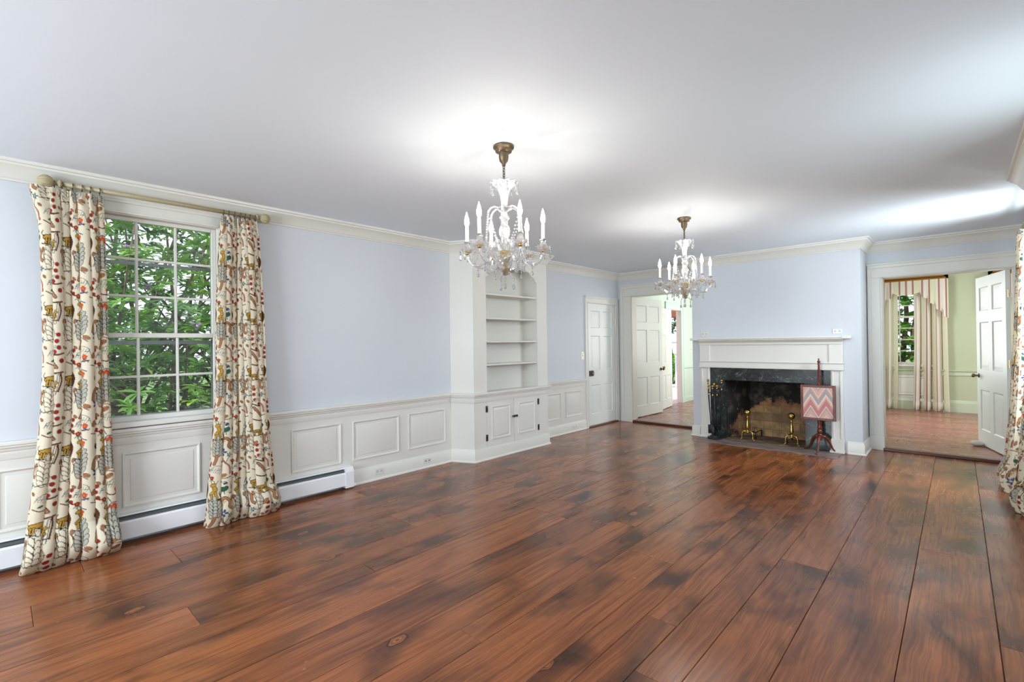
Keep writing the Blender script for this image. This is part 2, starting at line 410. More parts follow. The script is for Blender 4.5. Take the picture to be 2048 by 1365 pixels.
# ================================================================== SETTING
# ---- floor: wide boards running along Y, real gaps between them
def boards(name, m, seams, lo, hi, along, butts, label, ztop=0.0, th=.02, gap=.0014, lens=(1.6, 3.9)):
    mb = MB(); cols = []
    rr = random.Random(5)
    for i in range(len(seams)-1):
        a, b = seams[i], seams[i+1]
        cuts = [lo]
        if i in butts:
            cuts += [c for c in butts[i]]
        else:
            p = lo + rr.uniform(.4, lens[1])
            while p < hi-.8: cuts.append(p); p += rr.uniform(*lens)
        cuts.append(hi)
        for k in range(len(cuts)-1):
            c0, c1 = cuts[k], cuts[k+1]
            g = gap*rr.uniform(.5, 1.3); nv = len(mb.v)
            if along == 'y': mb.box(a+g, b-g, c0+g*.7, c1-g*.7, ztop-th, ztop, .0016)
            else: mb.box(c0+g*.7, c1-g*.7, a+g, b-g, ztop-th, ztop, .0016)
            col = (rr.random(), rr.random(), rr.random(), 1)
            cols += [col]*(len(mb.v)-nv)
    nv = len(mb.v)
    if along == 'y': mb.box(seams[0], seams[-1], lo, hi, ztop-th-.03, ztop-th)
    else: mb.box(lo, hi, seams[0], seams[-1], ztop-th-.03, ztop-th)
    cols += [(0, 0, 0, 1)]*(len(mb.v)-nv)
    mb.cur = 0
    o = mb.build(name, m); tag(o, label, 'floor', kind='structure')
    at = o.data.color_attributes.new('board', 'FLOAT_COLOR', 'POINT')
    at.data.foreach_set('color', np.array(cols, dtype=np.float32).ravel())
    return o
seams = [XL-.1, -4.31, -4.04, -3.73, -3.445, -3.067, -2.82, -2.664, -2.298, -2.0, -1.81, -1.655, -1.33, -1.19, -1.03, -.85, -.586, -.209, .122, .45, .80]
butts = {4: [2.2, 5.6], 5: [.705, 4.4], 3: [.13, 3.9], 10: [1.55, 5.2], 9: [-.6, 3.3, 6.1], 13: [2.27, 5.0], 14: [1.85, 4.6], 15: [3.42], 17: [4.19], 16: [.4, 6.4], 18: [3.1, 6.2], 12: [.2, 4.1], 11: [2.9, 6.2], 7: [-.9, 3.1, 6.3], 8: [.1, 4.9], 6: [1.6, 5.5]}
boards('floor', m_floor, seams, YN-.1, YB+.02, 'y', butts, 'wide reddish-brown knotty pine floorboards of the main room')
ds = [YB+.04]
while ds[-1] < 12.2: ds.append(ds[-1]+random.uniform(.14, .24))
boards('floor', m_floor2, ds, -1.6, 2.8, 'x', {}, 'reddish floorboards of the green room beyond the right doorway', .03, lens=(3.2, 5))
boards('floor', m_floor2, ds, -4.6, -2.0, 'x', {}, 'polished floorboards of the hall beyond the left doorway', .03, lens=(3.2, 5))
mb = MB(); mb.box(-.70, .47, 7.56, 7.66, 0, .034, .006); struct(mb, 'trim_1', m_thr, 'dark wooden threshold of the right doorway', 'threshold')
mb = MB(); mb.box(-4.19, -3.03, 7.58, 7.68, 0, .034, .006); struct(mb, 'trim_2', m_thr, 'dark wooden threshold of the left doorway', 'threshold')
mb = MB(); mb.box(XL-.03, XL+.035, 6.62, 7.53, 0, .022, .005); struct(mb, 'trim_3', m_thr, 'red-brown wooden sill under the closed white door', 'threshold')

# ---- ceiling
mb = MB(); mb.box(XL-T, XR+T, YN-T, YB+.07, ZC, ZC+.12); struct(mb, 'ceiling', m_ceil, 'plain white plaster ceiling of the main room', 'ceiling')
mb = MB(); mb.box(-1.55, 2.8, YB+.07, 12.3, ZC+.02, ZC+.14); struct(mb, 'ceiling', m_ceil, 'white ceiling of the green room beyond the right doorway', 'ceiling')
mb = MB(); mb.box(-4.7, -1.99, YB+.07, 12.3, ZC+.02, ZC+.14); struct(mb, 'ceiling', m_ceil, 'white ceiling of the hall beyond the left doorway', 'ceiling')

# ---- walls
WY0, WY1, WZ0, WZ1 = .445, 1.265, .865, 2.385      # visible window opening
mb = MB()
mb.box(XL-T, XL, YN-T, WY0, 0, ZC); mb.box(XL-T, XL, WY0, WY1, 0, WZ0); mb.box(XL-T, XL, WY0, WY1, WZ1, ZC)
mb.box(XL-T, XL, WY1, 6.62, 0, ZC); mb.box(XL-T, XL, 6.62, 7.51, 2.06, ZC); mb.box(XL-T, XL, 7.51, YB+T, 0, ZC)
struct(mb, 'wall_left', m_wall, 'pale blue left wall with the window and the closed door', 'wall')
mb = MB()
mb.box(XL, -4.185, YB, YB+T, 0, ZC); mb.box(-4.185, -3.06, YB, YB+T, 2.205, ZC); mb.box(-3.06, -2.9, YB, YB+T, 0, ZC)
mb.box(-2.9, -2.5, YB+.02, YB+T, 0, ZC); mb.box(-2.5, -1.3, YB+.05, YB+T, 0, ZC); mb.box(-1.3, -.85, YB+.02, YB+T, 0, ZC)
mb.box(-.85, -.69, YB, YB+T, 0, ZC); mb.box(-.69, .46, YB, YB+T, 2.17, ZC); mb.box(.46, XR+T, YB, YB+T, 0, ZC)
struct(mb, 'wall_back', m_wall, 'pale blue end wall with a doorway on each side of the chimney', 'wall')
mb = MB()
mb.box(-2.9, -2.48, YF, YB, 0, ZC); mb.box(-1.41, -.85, YF, YB, 0, ZC); mb.box(-2.48, -1.41, YF, YB+.02, .90, ZC)
struct(mb, 'wall_chimney', m_wall, 'pale blue chimney breast above and beside the fireplace', 'wall')
mb = MB()
def wall_r(ys):
    for (a, b, z0, z1) in ys: mb.box(XR, XR+T, a, b, z0, z1)
openings_r = [(-1.55, -.25), (2.83, 3.63), (5.67, 6.45)]  # last is the curtained window; the nearer two are invented to let lamps in
y = YN-T
for a, b in openings_r:
    mb.box(XR, XR+T, y, a, 0, ZC); mb.box(XR, XR+T, a, b, 0, .86); mb.box(XR, XR+T, a, b, 2.38, ZC); y = b
mb.box(XR, XR+T, y, YB, 0, ZC)
struct(mb, 'wall_right', m_wall, 'pale blue right wall beside the camera', 'wall')
mb = MB()
mb.box(XL, -3.4, YN-T, YN, 0, ZC); mb.box(-3.4, -1.2, YN-T, YN, 0, .86); mb.box(-3.4, -1.2, YN-T, YN, 2.38, ZC); mb.box(-1.2, XR, YN-T, YN, 0, ZC)
struct(mb, 'wall_near', m_wall, 'pale blue wall behind the camera', 'wall')
# dining room (green) and hall
DY = 12.05
mb = MB()
mb.box(-1.55, -1.10, DY, DY+T, 0, ZC+.03); mb.box(-1.10, -.34, DY, DY+T, 0, .90); mb.box(-1.10, -.34, DY, DY+T, 2.30, ZC+.03); mb.box(-.34, .63, DY, DY+T, 0, ZC+.03)
mb.box(.63, 1.39, DY, DY+T, 0, .90); mb.box(.63, 1.39, DY, DY+T, 2.30, ZC+.03); mb.box(1.39, 2.8, DY, DY+T, 0, ZC+.03)
mb.box(-1.55, -1.4, YB+T, 9.4, 0, ZC+.03); mb.box(-1.55, -1.4, 10.6, DY, 0, ZC+.03); mb.box(-1.55, -1.4, 9.4, 10.6, 0, .8); mb.box(-1.55, -1.4, 9.4, 10.6, 2.4, ZC+.03); mb.box(2.65, 2.8, YB+T, 9.25, 0, ZC+.03); mb.box(2.65, 2.8, 10.75, DY, 0, ZC+.03)  # left-hand opening cut into the interior wall only for the added lamp
mb.box(2.65, 2.8, 9.25, 10.75, 0, .8); mb.box(2.65, 2.8, 9.25, 10.75, 2.4, ZC+.03); mb.box(XR+T, 2.8, YB, YB+T, 0, ZC+.03)
struct(mb, 'wall_dining', m_green, 'sage green walls of the room beyond the right doorway', 'wall')
HX = -4.55
mb = MB()
mb.box(HX-.08, HX, YB+T, 9.80, 0, ZC+.03); mb.box(HX-.08, HX, 9.80, 10.47, 2.10, ZC+.03); mb.box(HX-.08, HX, 10.47, 12.2, 0, ZC+.03)
mb.box(HX-T, -1.9, 12.2, 12.3, 0, ZC+.03)
mb.box(-2.15, -2.0, YB+T, 9.7, 0, ZC+.03); mb.box(-2.15, -2.0, 10.7, 12.2, 0, ZC+.03); mb.box(-2.15, -2.0, 9.7, 10.7, 0, .8); mb.box(-2.15, -2.0, 9.7, 10.7, 2.4, ZC+.03)
struct(mb, 'wall_hall', m_hall, 'pale green walls of the hall beyond the left doorway', 'wall')

# ---- mouldings
crown = [(0, ZC-.125), (.012, ZC-.125), (.016, ZC-.112), (.022, ZC-.108), (.030, ZC-.092), (.048, ZC-.062), (.072, ZC-.040), (.082, ZC-.034), (.084, ZC-.022), (.098, ZC-.018), (.102, ZC-.0), (0, ZC)]
CX = -4.19; RXC = .39
room = [(XL, YN), (XL, 3.715), (CX, 3.845), (CX, 5.235), (XL, 5.365), (XL, YB), (-2.9, YB), (-2.9, YF), (-.85, YF), (-.85, YB), (XR, YB),
        (XR, 5.365), (RXC, 5.235), (RXC, 3.845), (XR, 3.715), (XR, YN), (XL+.001, YN)]
mb = MB(); mb.sweep(crown, room); struct(mb, 'trim_4', m_trim, 'white crown moulding round the top of the walls', 'moulding', True, .5)
rail = [(.002, .735), (.016, .735), (.016, .752), (.022, .758), (.026, .772), (.036, .780), (.036, .790), (.046, .796), (.046, .812), (.040, .818), (.002, .818)]
def rails(name, path, label):
    mb = MB(); mb.sweep([(d, z) for d, z in rail], path)
    mb.sweep([(.002, .700), (.010, .700), (.012, .706), (.014, .735), (.002, .735)], path)
    struct(mb, name, m_trim, label, 'moulding', True, .5)
rails('trim_5', [(XL, YN), (XL, 3.715), (CX, 3.845), (CX, 5.235), (XL, 5.365), (XL, 6.55)], 'white chair rail along the left wall and bookcase')
bb = [(0, 0), (.034, 0), (.036, .008), (.030, .018), (.020, .024), (.018, .128), (.012, .140), (.010, .152), (0, .152)]
mb = MB(); mb.sweep(bb, [(XL, 2.36), (XL, 3.715), (CX, 3.845), (CX, 5.235), (XL, 5.365), (XL, 6.55)])
struct(mb, 'baseboard_left', m_trim, 'white baseboard along the left wall and bookcase', 'baseboard', True, .5)
mb = MB(); mb.sweep(bb, [(-1.0, YF), (-.85, YF), (-.85, YB-.03)])
mb.sweep(bb, [(-2.9, YB), (-2.9, YF), (-2.80, YF)])
struct(mb, 'baseboard_chimney', m_trim, 'white baseboard round the chimney breast', 'baseboard', True, .5)
# wainscot: flat white boarding with moulded, raised panels
pp = [(0, .004), (.0015, .016), (.010, .018), (.018, .010), (.022, .007), (.030, .007), (.045, .0075), (.048, .011), (.052, .012)]
fl = lambda a, b, h: (XL+h, a, b)
mb = MB(); mb.box(XL, XL+.006, YN, 3.72, .14, .72); mb.box(XL, XL+.006, 5.36, 6.56, .14, .72)
for a, b in [(-1.9, -1.05), (-.9, -.12), (-.0, .46), (.628, 1.117), (1.27, 1.655), (1.832, 2.314), (2.436, 2.98), (3.098, 3.624), (5.42, 5.88), (5.997, 6.435)]:
    mb.rings(fl, a, b, .243, .640, pp)
struct(mb, 'trim_6', m_trim, 'white raised-panel wainscot below the chair rail on the left wall', 'wainscot', True, .35)

# ---- door casings
def casing(mb, axis, face, s0, s1, z1, w, wt, out=.03, sgn=1, sides=(1, 1), base=True):
    """flat stepped casing round an opening; axis 'y' = wall faces along Y (opening runs in x), 'x' likewise"""
    def B(a0, a1, b0, b1, d0, d1):
        lo, hi = sorted((face+sgn*d0, face+sgn*d1))
        if axis == 'y': mb.box(a0, a1, lo, hi, b0, b1, .003)
        else: mb.box(lo, hi, a0, a1, b0, b1, .003)
    for k, s in ((0, s0), (1, s1)):
        if not sides[k]: continue
        d = -1 if k == 0 else 1
        zb_ = .171 if base else 0
        a = sorted((s-d*.001, s+d*w)); B(a[0], a[1], 0, z1-.0005, .0005, out*.6)
        a = sorted((s+d*w*.72, s+d*(w-.001))); B(a[0], a[1], zb_, z1+wt*.72-.001, out*.6-.002, out)
        a = sorted((s, s+d*.018)); B(a[0], a[1], zb_, z1-.001, out*.6-.002, out*.85)
        if base: a = sorted((s-d*.004, s+d*(w+.001))); B(a[0], a[1], 0, .17, out*.6-.002, out+.006)
    a0 = s0-(w if sides[0] else 0); a1 = s1+(w if sides[1] else 0)
    B(a0, a1, z1+.0005, z1+wt, .0005, out*.6); B(a0+.001, a1-.001, z1+wt*.72, z1+wt-.001, out*.6-.002, out)
    B(s0, s1, z1-.001, z1+.018, out*.6-.002, out*.85)
    B(a0-.004, a1+.004, z1+wt-.01, z1+wt+.012, 0, out+.01)
mb = MB(); casing(mb, 'y', YB, -.69, .46, 2.17, .15, .165, .03, -1)
mb.box(-.691, -.682, YB-.004, YB+T+.004, .034, 2.165); mb.box(.452, .461, YB-.004, YB+T+.004, .034, 2.165); mb.box(-.691, .461, YB-.004, YB+T+.004, 2.160, 2.171)
struct(mb, 'trim_7', m_trim, 'white casing of the right doorway', 'door casing')
mb = MB(); casing(mb, 'y', YB, -4.185, -3.06, 2.205, .215, .185, .03, -1, (1, 1))
mb.box(-4.186, -4.177, YB-.004, YB+T+.004, .034, 2.2); mb.box(-3.068, -3.059, YB-.004, YB+T+.004, .034, 2.2); mb.box(-4.186, -3.059, YB-.004, YB+T+.004, 2.195, 2.206)
struct(mb, 'trim_8', m_trim, 'white casing of the left doorway beside the chimney', 'door casing')
mb = MB(); casing(mb, 'x', XL, 6.635, 7.50, 2.055, .082, .105, .026, 1, (1, 1), False)
struct(mb, 'trim_9', m_trim, 'narrow white casing of the closed door in the left wall', 'door casing')

# ---- doors
def panel_door(name, w, h, m, t=.04, rows=((.19, .70), (.96, 1.56), (1.70, 2.00)), st=.105):
    root = empty(name, (0, 0, 0))
    mb = MB(); c = .012
    mb.box(0, w, c, t-c, 0, h)
    k = h/2.13; rows = [(a*k, b*k) for a, b in rows]
    cols = [(st, w/2-.05), (w/2+.05, w-st)]
    zs = [0]+[v for r in rows for v in r]+[h]
    for y0, y1 in ((0, c), (t-c, t)):
        for x0, x1 in ((0, st), (w/2-.05, w/2+.05), (w-st, w)): mb.box(x0, x1, y0, y1, 0, h)
        for i in range(0, len(zs), 2): 
            for x0, x1 in cols: mb.box(x0, x1, y0, y1, zs[i], zs[i+1])
    for z0, z1 in rows:
        for x0, x1 in cols:
            mb.rings(lambda a, b, d: (a, c-d, b), x0, x1, z0, z1, [(0, .0115), (.012, .001), (.022, .001), (.05, .008), (.052, .008)])
            mb.rings(lambda a, b, d: (a, t-c+d, b), x0, x1, z0, z1, [(0, .0115), (.012, .001), (.022, .001), (.05, .008), (.052, .008)])
    mb.box(0, w, 0.0005, t-.0005, 0, .001)
    mb.build('door_leaf', m, root, True, .35)
    return root
def knob(par, x, y, z, m, sgn=-1, r=.026, name='knob', rose=True):
    k = MB(); k.lathe([(.028, 0), (.028, .006), (.011, .008), (.010, .035), (r*.8, .042), (r, .055), (r*.85, .068), (r*.3, .074)], (0, 0, 0), 16, axis='y')
    k.v = [(a, b*sgn, c) for a, b, c in k.v]
    o = k.build(name, m, par, True); o.location = (x, y, z); return o
def hinge(par, x, y, z):
    k = MB(); k.lathe([(.006, -.045), (.006, .045)], (0, 0, 0), 8); k.box(-.002, .022, -.003, .0, -.042, .042)
    o = k.build('hinge', m_brass, par, True, .5); o.location = (x, y, z)
# closed door in left wall: hinge on the far side
d1 = panel_door('door_1', .862, 2.03, m_door)
d1.location = (XL-.004, 6.637, .024); d1.rotation_euler = (0, 0, PI/2)   # local x -> +Y ; local y -> -X (front face y=0 looks to room)
tag(d1, 'closed white panelled door with a black box lock in the left wall', 'door', kind='structure')
k = MB(); k.box(-.005, .125, -.03, .0, -.045, .045, .004); k.ball((.045, -.034, .005), .012, 10, 6); o = k.build('lock', m_black, d1, True, .5); o.location = (.012, 0, .865)
k = MB(); k.tube([(.095+.022*math.cos(a), -.045, .002+.026*math.sin(a)) for a in np.linspace(0, 2*PI, 17)[:-1]], .004, 8, True); k.lathe([(.006, -.05), (.006, -.0)], (.072, 0, 0), 8, axis='y'); o = k.build('door_handle', m_brass, d1, True); o.location = (.012, 0, .865)
for z in (.25, 1.0, 1.72): hinge(d1, .868, -.006, z)
# open door of the dining room, leaf swung into it
d2 = panel_door('door_2', .90, 2.115, m_door)
ang = math.atan2(8.60-7.77, .243-.455)
d2.location = (.440, 7.775, .045); d2.rotation_euler = (0, 0, ang)
tag(d2, 'open white six-panel door in the right doorway, swung into the green room', 'door', kind='structure')
knob(d2, .84, 0, .87, m_black, -1); knob(d2, .84, .04, .87, m_nickel, 1)
for z in (.25, 1.05, 1.85): hinge(d2, -.004, .02, z)
# open door of the hall
d3 = panel_door('door_3', 1.01, 2.15, m_door)
d3.location = (-4.245, 7.775, .045); d3.rotation_euler = (0, 0, math.atan2(8.76-7.775, .052))
tag(d3, 'open white six-panel door in the left doorway, swung into the hall', 'door', kind='structure')
knob(d3, .955, 0, .83, m_black, -1); knob(d3, .955, .04, .83, m_nickel, 1)
for z in (.25, 1.05, 1.85): hinge(d3, -.004, .004, z)
# outer door of the hall, folded back against its left wall
d4 = panel_door('door_4', .80, 2.04, m_door, st=.09)
d4.location = (-4.50, 9.80, .04); d4.rotation_euler = (0, 0, math.atan2(-.79, .125))
tag(d4, 'white outer door folded back against the hall wall behind the nearer open door', 'door', kind='structure')
knob(d4, .75, 0.04, .85, m_brass, 1)
mb = MB(); casing(mb, 'x', HX, 9.81, 10.46, 2.10, .13, .14, .03, 1, (1, 1))
mb.box(HX+.019, HX+.021, 10.475, 10.50, .86, .95)
struct(mb, 'trim_10', m_hallt, 'pale green casing of the outer doorway in the hall', 'door casing')
m_pinkw = paint('pinkish_white_paint', (232, 212, 206), .5)
mb = MB(); mb.box(HX-.10, HX+.004, 10.462, 10.471, .03, 2.10); mb.box(HX-.10, HX+.004, 9.80, 9.809, .03, 2.1); mb.box(HX-.10, HX+.004, 9.8, 10.47, 2.09, 2.101); struct(mb, 'trim_11', m_pinkw, 'pinkish white jamb of the outer doorway in the hall', 'door casing')
mb = MB(); mb.sweep([(.0, .15), (.012, .15), (.02, .12), (.02, .03), (0, .03)], [(HX, YB+T), (HX, 9.67)]); mb.sweep([(.0, .15), (.012, .15), (.02, .12), (.02, .03), (0, .03)], [(HX, 10.60), (HX, 12.2), (-2.15, 12.2)])
mb.sweep([(0, .78), (.03, .80), (.03, .83), (0, .84)], [(HX, 10.60), (HX, 12.2), (-2.15, 12.2)])
struct(mb, 'trim_12', m_hallt, 'green baseboard and rail of the hall', 'moulding')

# ---- dining room mouldings
mb = MB(); dp = [(-1.4, YB+T), (-1.4, DY), (2.65, DY)]
mb.sweep([(0, .70), (.02, .705), (.02, .73), (.012, .74), (.012, .77), (.04, .785), (.04, .80), (0, .805)], dp)
mb.sweep([(0, .03), (.03, .03), (.03, .20), (.024, .21), (.02, .235), (.0, .25)], dp)
struct(mb, 'trim_13', m_greent, 'green chair rail and tall baseboard of the room beyond', 'moulding', True, .5)

# ---- windows
def sash(mb, x, y0, y1, z0, z1, cols, rows, fr=.042, top=.035, bot=.05, bar=.020, t=.034):
    mb.box(x, x+t, y0, y0+fr, z0, z1, .003); mb.box(x, x+t, y1-fr, y1, z0, z1, .003)
    mb.box(x, x+t, y0+fr, y1-fr, z0, z0+bot, .003); mb.box(x, x+t, y0+fr, y1-fr, z1-top, z1, .003)
    gy0, gy1, gz0, gz1 = y0+fr, y1-fr, z0+bot, z1-top
    for i in range(1, cols): c = gy0+(gy1-gy0)*i/cols; mb.box(x+.004, x+t-.004, c-bar/2, c+bar/2, gz0, gz1, .004)
    for i in range(1, rows): c = gz0+(gz1-gz0)*i/rows; mb.box(x+.005, x+t-.005, gy0, gy1, c-bar/2, c+bar/2, .004)
    return gy0, gy1, gz0, gz1
w1 = empty('window_1', (XL, .855, WZ0)); tag(w1, 'white double-hung window with many small panes between the left curtains', 'window', kind='structure')
sx = XL-.045
mb = MB(); g = sash(mb, sx, WY0+.007, WY1-.007, .835+.03, 1.515, 3, 2, .034, .035, .035, .018); child(mb, 'sash', m_trim, w1)
mb = MB(); mb.box(sx+.015, sx+.018, *g); child(mb, 'glass', m_pane, w1)
mb = MB(); g = sash(mb, sx-.036, WY0+.007, WY1-.007, 1.478, WZ1-.007, 3, 3, .034, .03, .035, .018); child(mb, 'sash', m_trim, w1)
mb = MB(); mb.box(sx-.021, sx-.018, *g); child(mb, 'glass', m_pane, w1)
mb = MB(); sash(mb, XL-T-.02, WY0, WY1, WZ0, WZ1, 1, 1, .02, .02, .03, .02, .02); mb.box(XL-T-.018, XL-T, WY0, WY1, 2.04, 2.062); mb.box(XL-T-.018, XL-T, WY0, WY1, 1.43, 1.46)  # lower bar is put in as the shadow along the lower sash top
child(mb, 'storm_frame_and_shade', mat('storm_grey', lin(150, 155, 160), .5), w1)
mb = MB()                                       # casing, stool and apron
casing(mb, 'x', XL, WY0, WY1, WZ1, .105, .105, .028, 1, (1, 1), False)
mb.box(XL-T, XL+.004, WY0-.001, WY0+.006, WZ0, WZ1); mb.box(XL-T, XL+.004, WY1-.006, WY1+.001, WZ0, WZ1); mb.box(XL-T, XL+.004, WY0, WY1, WZ1-.006, WZ1+.001)
mb.box(XL-T, XL+.052, WY0-.12, WY1+.12, .826, WZ0-.002, .005)
child(mb, 'casing', m_trim, w1)
def simple_window(name, fn, a0, a1, z0, z1, label, cols=3, rows=5):
    """sash window in another wall; fn(a, d, z) maps along-wall, depth"""
    mb = MB()
    def B(p0, p1, q0, q1, d0, d1): 
        A = fn(p0, d0, q0); Bp = fn(p1, d1, q1); mb.box(A[0], Bp[0], A[1], Bp[1], A[2], Bp[2])
    f = .04
    B(a0, a0+f, z0, z1, 0, .04); B(a1-f, a1, z0, z1, 0, .04); B(a0+f, a1-f, z0, z0+f, 0, .04); B(a0+f, a1-f, z1-f, z1, 0, .04)
    for i in range(1, cols): c = a0+f+(a1-a0-2*f)*i/cols; B(c-.009, c+.009, z0+f, z1-f, .008, .03)
    for i in range(1, rows):
        c = z0+f+(z1-z0-2*f)*i/rows; h = .018 if i == rows//2+1 and rows > 4 else .009; B(a0+f, a1-f, c-h, c+h, .006, .034)
    B(a0-.1, a0, z0-.03, z1+.1, -.025, 0); B(a1, a1+.1, z0-.03, z1+.1, -.025, 0); B(a0, a1, z1, z1+.1, -.025, 0); B(a0-.12, a1+.12, z0-.04, z0, -.05, .02)
    o = mb.build(name, m_trim); tag(o, label, 'window', kind='structure'); return o
simple_window('window_2', lambda a, d, z: (a, DY+.03+d, z), -1.10, -.34, .90, 2.30, 'white window between striped curtains in the green room', 3, 6)
simple_window('window_3', lambda a, d, z: (a, DY+.03+d, z), .63, 1.39, .90, 2.30, 'white window behind the open door in the green room', 3, 6)
mb = MB()
mb.box(-1.2, -.24, DY-.006, DY, .25, .70); mb.rings(lambda a, b, h: (a, DY-.006-h, b), -1.1, -.34, .31, .66, pp)
mb.box(-1.2, -.24, DY-.03, DY-.031, .2, .25)
struct(mb, 'trim_14', m_trim, 'white panel under the window of the green room', 'wainscot')

# ================================================================== BOOKCASE (left) and its twin edge (right)
bk = empty('bookcase', (CX, 4.54, 0)); tag(bk, 'built-in cream bookcase with open shelves over two cupboard doors on the left wall', 'bookcase')
mb = MB()
OY0, OY1 = 4.062, 5.025
# face frame with a shaped head
ZB = .80
mb.prism([(3.845, ZB), (OY0, ZB), (OY0, 2.215), (OY0+.018, 2.228), (OY0+.030, 2.228), (OY0+.046, 2.262), (OY0+.07, 2.285), (OY0+.105, 2.30), (OY0+.125, 2.325), (OY0+.16, 2.345),
          (OY0+.26, 2.362), ((OY0+OY1)/2, 2.368), ((OY0+OY1)/2, ZC), (3.845, ZC)], 'x', CX-.022, CX)
mb.prism([(5.235, ZB), (OY1, ZB), (OY1, 2.215), (OY1-.018, 2.228), (OY1-.030, 2.228), (OY1-.046, 2.262), (OY1-.07, 2.285), (OY1-.105, 2.30), (OY1-.125, 2.325), (OY1-.16, 2.345),
          (OY1-.26, 2.362), ((OY0+OY1)/2, 2.368), ((OY0+OY1)/2, ZC), (5.235, ZC)], 'x', CX-.022, CX)
mb.prism([(XL+.002, 3.715), (CX, 3.845), (CX-.022, 3.845), (CX-.022, 3.862), (XL+.002, 3.735)], 'z', 0, ZC)   # splayed side
mb.prism([(XL+.002, 5.365), (CX, 5.235), (CX-.022, 5.235), (CX-.022, 5.218), (XL+.002, 5.345)], 'z', 0, ZC)
mb.box(CX-.022, CX, 3.845, 5.235, 0, .148); mb.box(CX-.022, CX, 3.845, 5.235, .715, ZB)
mb.box(CX-.022, CX, 3.845, 4.05, .148, .715); mb.box(CX-.022, CX, 5.02, 5.235, .148, .715)
mb.box(XL+.004, CX-.022, OY0-.02, OY0, ZB, 2.5); mb.box(XL+.004, CX-.022, OY1, OY1+.02, ZB, 2.5)
mb.box(XL+.004, XL+.012, OY0-.02, OY1+.02, ZB-.02, 2.5); mb.box(XL+.004, CX-.022, OY0-.02, OY1+.02, 2.42, 2.44)
child(mb, 'carcass', m_trim, bk)
mb = MB(); mb.box(XL+.004, CX+.006, OY0-.02, OY1+.02, ZB-.02, ZB, .003); child(mb, 'worktop', m_trim, bk)
for z in (2.012, 1.714, 1.425, 1.142):
    mb = MB(); mb.box(XL+.012, CX-.012, OY0+.001, OY1-.001, z-.011, z+.011, .003); child(mb, 'shelf', m_trim, bk)
for k, (a, b) in enumerate(((4.053, 4.533), (4.537, 5.017))):
    mb = MB(); mb.box(CX-.018, CX+.004, a, b, .152, .711, .002)
    mb.rings(lambda u, v, h: (CX+.004+h, u, v), a+.075, b-.075, .232, .636, [(0, 0), (.002, .012), (.012, .013), (.02, .004), (.03, .003), (.05, .010), (.052, .010)])
    d = child(mb, 'cupboard_door', m_trim, bk, True, .35)
    hy = a-.004 if k == 0 else b+.004
    for z in (.61, .262):
        mb = MB()
        for s in (-1, 1):
            y0, y1 = sorted((hy+s*.004, hy+s*.016)); mb.box(CX+.002, CX+.009, y0, y1, z-.04, z+.04, .002)
        mb.box(CX+.002, CX+.010, hy-.006, hy+.006, z-.014, z+.014, .002)
        h = child(mb, 'hinge', m_black, bk); h.parent = d
    ky = b-.022 if k == 0 else a+.022
    mb = MB(); mb.lathe([(.008, 0), (.006, .014), (.015, .022), (.017, .030), (.010, .036)], (CX+.004, ky, .475), 14, axis='x'); h = child(mb, 'knob', m_black, bk, True); h.parent = d
bk2 = empty('bookcase', (RXC, 4.54, 0)); tag(bk2, 'built-in white bookcase on the right wall, only its cornice edge in view', 'bookcase')
mb = MB()
mb.prism([(RXC, 3.845), (RXC, 5.235), (RXC+.022, 5.235), (RXC+.022, 3.845)], 'z', 0, .8)
for (a, b) in ((3.845, 4.06), (5.02, 5.235)): mb.box(RXC, RXC+.022, a, b, .8, ZC)
mb.box(RXC, RXC+.022, 4.06, 5.02, 2.36, ZC); mb.box(RXC+.02, XR-.004, 4.04, 4.06, .78, 2.4); mb.box(RXC+.02, XR-.004, 5.02, 5.04, .78, 2.4)
mb.prism([(RXC, 5.235), (XR-.002, 5.365), (XR-.002, 5.345), (RXC+.02, 5.2)], 'z', 0, ZC); mb.prism([(RXC, 3.845), (XR-.002, 3.715), (XR-.002, 3.735), (RXC+.02, 3.88)], 'z', 0, ZC)
mb.box(XR-.012, XR-.004, 4.04, 5.04, .78, 2.42)
child(mb, 'carcass', m_trim, bk2)
for z in (2.012, 1.714, 1.425, 1.142, .80):
    mb = MB(); mb.box(RXC+.012, XR-.012, 4.06, 5.02, z-.011, z+.011, .003); child(mb, 'shelf', m_trim, bk2)

# ================================================================== FIREPLACE
fp = empty('fireplace', (-1.9, YF, 0)); tag(fp, 'fireplace with white mantel, black marble surround and sooty brick firebox', 'fireplace')
mb = MB()   # shelf with bed mouldings
MX0, MX1 = -2.772, -1.036
mb.sweep([(0, 1.355), (.055, 1.355), (.055, 1.372), (.075, 1.385), (.082, 1.40), (.082, 1.405), (.125, 1.408), (.125, 1.418), (.135, 1.424), (.135, 1.445), (0, 1.445)], [(MX0-.01, YF), (MX1+.01, YF)])
mb.box(-2.885, MX0-.01, YF-.135, YF, 1.408, 1.445, .004); mb.box(MX1+.01, -.945, YF-.135, YF, 1.408, 1.445, .004)
child(mb, 'mantel_shelf', m_trim, fp)
mb = MB(); mb.box(MX0, MX1, YF-.045, YF, 1.10, 1.36, .002)
mb.box(MX0-.002, MX0+.14, YF-.056, YF-.04, 1.10, 1.355, .003); mb.box(MX1-.14, MX1+.002, YF-.056, YF-.04, 1.10, 1.355, .003)
mb.box(MX0-.018, MX1+.018, YF-.072, YF, 1.10, 1.114, .003); mb.box(MX0-.005, MX1+.005, YF-.06, YF, 1.04, 1.10, .002); mb.box(MX0-.012, MX1+.012, YF-.070, YF, 1.018, 1.04, .004)
mb.box(MX0-.006, MX1+.006, YF-.062, YF, 1.34, 1.355, .003)
child(mb, 'frieze', m_trim, fp)
